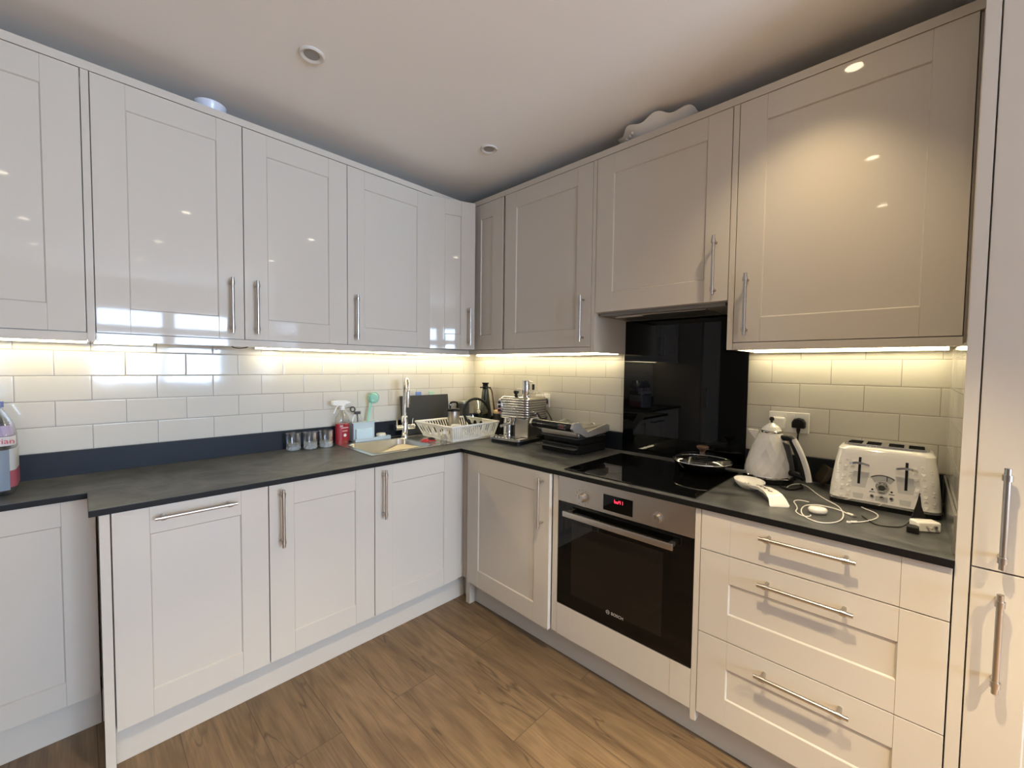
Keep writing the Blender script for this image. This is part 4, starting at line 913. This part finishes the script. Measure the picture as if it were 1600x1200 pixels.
# ------------------------------------------------------------------ spoon rest, earbuds, cables, adaptor
sr = thing('spoon_rest', 'white ceramic spoon rest with dark floral print in front of kettle', 'spoon rest', (1.998, -.300, HW), math.radians(-53))
mb = MB()
rings_ = []
for z, k_ in ((0, .62), (.002, .66), (.016, .90), (.028, 1.0), (.030, .985), (.018, .86), (.008, .62), (.006, .3)):
    rings_.append([(.068 * k_ * math.cos(2*PI*i/36), .052 * k_ * math.sin(2*PI*i/36), z) for i in range(36)])
mb.rings(rings_)
hp = [(.052, .022, .026), (.085, .027, .030), (.125, .029, .034), (.165, .029, .034), (.19, .026, .026), (.208, .025, .012), (.216, .030, .0015)]
r = []
for x, z, w in [(.050, .024, .024), (.080, .029, .022), (.120, .036, .022), (.165, .037, .024), (.195, .033, .026), (.218, .022, .028), (.232, .0055, .032)]:
    r.append([(x, -w * .92, max(0, z - .011)), (x, w * .92, max(0, z - .011)), (x, w, z), (x, w * .45, z - .0025 if z > .01 else z), (x, -w * .45, z - .0025 if z > .01 else z), (x, -w, z)])
mb.rings(r); mb.build('dish', M_CERAMIC, sr, local=True, smooth=60)
mb = MB()
for i in range(16):
    t_ = i / 15; x = -.035 + .065 * t_; y = .012 * math.sin(i * 2.1); mb.cyl((x, y, .0070), (x, y, .0098), .0016 + .0022 * random.random(), n=7)
for i in range(5): mb.tube([(-.03 + i * .012, -.008, .0095), (-.022 + i * .012, .004 * (-1) ** i, .0095), (-.016 + i * .012, .012 * (-1) ** i, .0100)], .0009, 5)
for i in range(7):
    x = .075 + i * .015; mb.tube([(x, -.006 * (-1) ** i, .031 + .004 * min(1, i / 3)), (x + .008, .004 * (-1) ** i, .0315 + .004 * min(1, i / 3))], .0011, 5)
mb.build('floral_print', M_PRINT, sr, local=True)

t = thing('earbud_case', 'white rounded earbud case inside a loop of white cable', 'earbud case', (2.240, -.468, HW), math.radians(28))
MB().rings([rrect(.026 * a, .0195 * a if a > .9 else .0195 * a, .0185 * a, 8, (0, 0), z) for z, a in ((0, .55), (.002, .8), (.007, .97), (.012, 1.0), (.017, .95), (.021, .78), (.0225, .45))]).build('shell', M_WHITEG, t, local=True, smooth=70)
MB().rings([rrect(.0262, .0197, .0187, 8, (0, 0), z) for z in (.0128, .0133)]).build('lid_seam', M_GREYPR, t, local=True)

zc = HW + .0024
t = thing('usb_cable', 'white charging cable looped around the earbud case', 'cable', (2.26, -.42, HW))
c = [(2.1055, -.2078), (2.106, -.150), (2.128, -.118), (2.159, -.1336), (2.205, -.225), (2.2512, -.300), (2.275, -.327), (2.2914, -.3727), (2.3049, -.4439), (2.3015, -.518), (2.2735, -.567), (2.2424, -.5693), (2.2103, -.5335), (2.1951, -.4725), (2.1955, -.410), (2.2209, -.3723), (2.2476, -.3702), (2.2763, -.3884), (2.2998, -.4076), (2.312, -.4145)]
zz = [zc] * 20; zz[2] = zc + .004; zz[3] = zc + .006
zz[17] = zc + .003; zz[18] = zc + .004
MB().tube([(a, b, z) for (a, b), z in zip(c, zz)], .0018, 7, 2).build('cord', M_WHITE, t)
MB().tube([(2.310, -.4135, zc + .002), (2.326, -.4215, zc + .0018)], .0038, 10).build('plug', M_WHITE, t)
MB().box(2.325, 2.3335, -.4275, -.4195, zc - .0005, zc + .0035).build('connector', M_STEEL, t)
t = thing('usb_cable', 'white cable end curling out from under the toaster', 'cable', (2.34, -.40, HW))
MB().tube([(2.3365, -.290, zc), (2.3475, -.307, zc), (2.3675, -.3227, zc), (2.3838, -.3559, zc), (2.3779, -.4085, zc), (2.3543, -.4635, zc), (2.337, -.488, zc)], .0018, 7, 2).build('cord', M_WHITE, t)
MB().tube([(2.339, -.485, zc + .001), (2.325, -.500, zc + .001)], .0036, 10).box(2.3165, 2.325, -.508, -.500, zc - .001, zc + .003).build('plug', M_WHITE, t)
t = thing('usb_cable', 'short white cable tail beside the end of the spoon rest', 'cable', (2.2, -.48, HW))
MB().tube([(2.200, -.3551, zc), (2.1732, -.352, zc), (2.1600, -.372, zc), (2.1625, -.397, zc), (2.176, -.43, zc), (2.186, -.47, zc), (2.1855, -.503, zc), (2.1993, -.5284, zc), (2.2183, -.5415, zc), (2.230, -.524, zc), (2.2275, -.510, zc)], .0017, 7, 2).build('cord', M_WHITE, t)
t = thing('black_cable', 'thin black cable running from under the toaster to the adaptor', 'cable', (2.41, -.45, HW))
MB().tube([(2.345, -.400, zc), (2.3683, -.4491, zc), (2.384, -.4699, zc), (2.4121, -.4625, zc), (2.440, -.436, zc), (2.456, -.42, HW + .02), (2.462, -.405, HW + .045), (2.470, -.375, HW + .075), (2.473, -.352, HW + .092)], .0017, 7, 2).build('cord', M_BLACK, t)
t = thing('black_charger', 'black charger lying by the white plug adaptor', 'charger', (2.462, -.455, HW))
MB().box(2.448, 2.474, -.475, -.440, .8858, .9035, .003).build('body', M_BLACK, t)
t = thing('plug_adaptor', 'white travel plug adaptor with pins on the worktop by the toaster', 'plug adaptor', (2.484, -.43, HW))
T_ = Matrix.Translation((2.487, -.420, HW)) @ Matrix.Rotation(math.radians(36), 4, 'Z')
MB(T_).box(-.030, .030, -.016, .020, .0004, .030, .005, 3).build('body', M_WHITE, t)
MB(T_).cyl((-.008, -.015, .018), (-.008, -.034, .018), .0024, n=8).cyl((.012, -.015, .018), (.012, -.022, .018), .0045, n=10).build('pins', M_STEEL, t)
t = thing('power_plug', 'black plug standing on its cord in the white adaptor', 'plug', (2.472, -.385, HW + .031))
MB().rings([[(2.472 - .012, -.412, HW + .0305), (2.472 + .016, -.396, HW + .0305), (2.472 + .012, -.384, HW + .0305), (2.472 - .016, -.400, HW + .0305)], [(2.472 - .004, -.392, HW + .060), (2.472 + .006, -.386, HW + .060), (2.472 + .006, -.380, HW + .060), (2.472 - .004, -.386, HW + .060)], [(2.470, -.366, HW + .086), (2.475, -.364, HW + .086), (2.475, -.360, HW + .086), (2.470, -.362, HW + .086)]]).build('body', M_BLACK, t)
t = thing('smoked_plastic_case', 'smoky brown plastic case leaning between kettle and toaster', 'case', (2.195, -.085, HW))
T_ = Matrix.Translation((2.192, -.080, HW + .006)) @ Matrix.Rotation(math.radians(24), 4, 'Z') @ Matrix.Rotation(math.radians(28), 4, 'Y')
MB(T_).box(-.018, .0, -.045, .045, .0090, .082, .004).build('shell', M_AMBER, t)
MB(T_).cyl((-.0005, -.012, .045), (.0014, -.012, .045), .009, n=16).build('button', M_BLACK, t)

# ------------------------------------------------------------------ water bottles in film
wp = thing('water_bottle_pack', 'shrink-wrapped pack of clear water bottles at the left photo edge', 'water bottles', (.165, -2.39, HW))
cx0, cy0 = .165, -2.405
for i in range(2):
    for j in range(3):
        px, py = cx0 + (i - .5) * .088, cy0 + (j - 1) * .088
        b_ = MB().lathe([(.030, .002), (.041, .008), (.042, .06), (.040, .075), (.042, .09), (.040, .105), (.042, .12), (.042, .20), (.036, .235), (.020, .275), (.0135, .29), (.0135, .30)], (px, py, HW), 22).build('bottle', M_WATER, wp)
        MB().lathe([(.0155, .296), (.0155, .316), (.001, .317)], (px, py, HW), 18).build('cap', mat('blue_cap', (.16, .20, .45), .4), b_)
        MB().lathe([(.0425, .205), (.036, .240), (.0355, .240), (.042, .205)], (px, py, HW), 22, False, False).build('collar_label', mat('lilac_label', (.42, .36, .52), .4), b_)
hx, hy = .088, .132
def pk(k, z, r=.045): return [(cx0 + p[0], cy0 + p[1], HW + z) for p in rrect(hx * k, hy * k, r * k, 6)]
fm = MB().rings([pk(.97, .0015), pk(1.0, .012), pk(1.01, .10), pk(1.0, .20), pk(.93, .245), pk(.72, .300), pk(.60, .322)], False, False).build('film', M_FILM, wp, smooth=60)
def band(z0, z1, k, a, b, mt, nm):
    R0, R1 = pk(k, z0), pk(k, z1); n_ = len(R0); ids = [i % n_ for i in range(a, b + 1)]
    return MB().rings([[R0[i] for i in ids], [R1[i] for i in ids]], False, False, False).build(nm, mt, fm, smooth=60)
# ring order: +x+y corner first (0..6), then -x+y, -x-y, +x-y (21..27)
band(.172, .203, 1.018, 21, 34, M_FWHITE, 'white_band'); band(.02, .158, 1.018, 21, 31, M_FBLUE, 'blue_panel'); band(.028, .085, 1.021, 31, 37, M_FPINK, 'pink_patch'); band(.085, .160, 1.016, 31, 37, M_FPALE, 'pale_panel')
text('wordmark', 'evian', .027, Matrix.Translation((cx0 + hx * 1.025, -2.297, HW + .1885)) @ FACE_L, M_REDTXT, fm, .0003)

# ------------------------------------------------------------------ on top of the cabinets
tag(MB().lathe([(.030, 0), (.034, .004), (.055, .06), (.058, .075), (.055, .075), (.001, .01)], n=30).build('bowl', M_BOWL, None, (.245, -1.700, UT + .0005), local=True), 'bluish white bowl on top of the left wall cabinets', 'bowl')
TP = Matrix.Translation((1.556, -.205, UT + .0475)) @ Matrix.Rotation(math.radians(1.5), 4, 'Y') @ Matrix.Rotation(math.radians(-6), 4, 'X')
mb = MB(TP); n = 96; rr = []
for z, k_ in ((-.034, .40), (-.032, .50), (.006, .74), (.036, 1.0), (.040, .985), (.012, .72), (-.024, .46), (-.026, .1)):
    rr.append([((.212 * k_ * (1 + .04 * k_ * math.cos(9 * 2*PI*i/n))) * math.cos(2*PI*i/n), (.125 * k_ * (1 + .04 * k_ * math.cos(9 * 2*PI*i/n))) * math.sin(2*PI*i/n), z + (.010 * math.cos(9 * 2*PI*i/n + .6) if k_ > .9 else 0)) for i in range(n)])
mb.rings(rr)
for i in range(6):
    a = PI + .5 + .09 * i; mb.sphere((.175 * math.cos(a), .108 * math.sin(a), .012 + .006 * (i % 2)), .008, 8, 6)
tag(mb.build('platter', M_CERAMIC, None, (1.556, -.205, UT + .0005), smooth=60), 'white scalloped oval platter on top of the hood cabinet', 'platter')
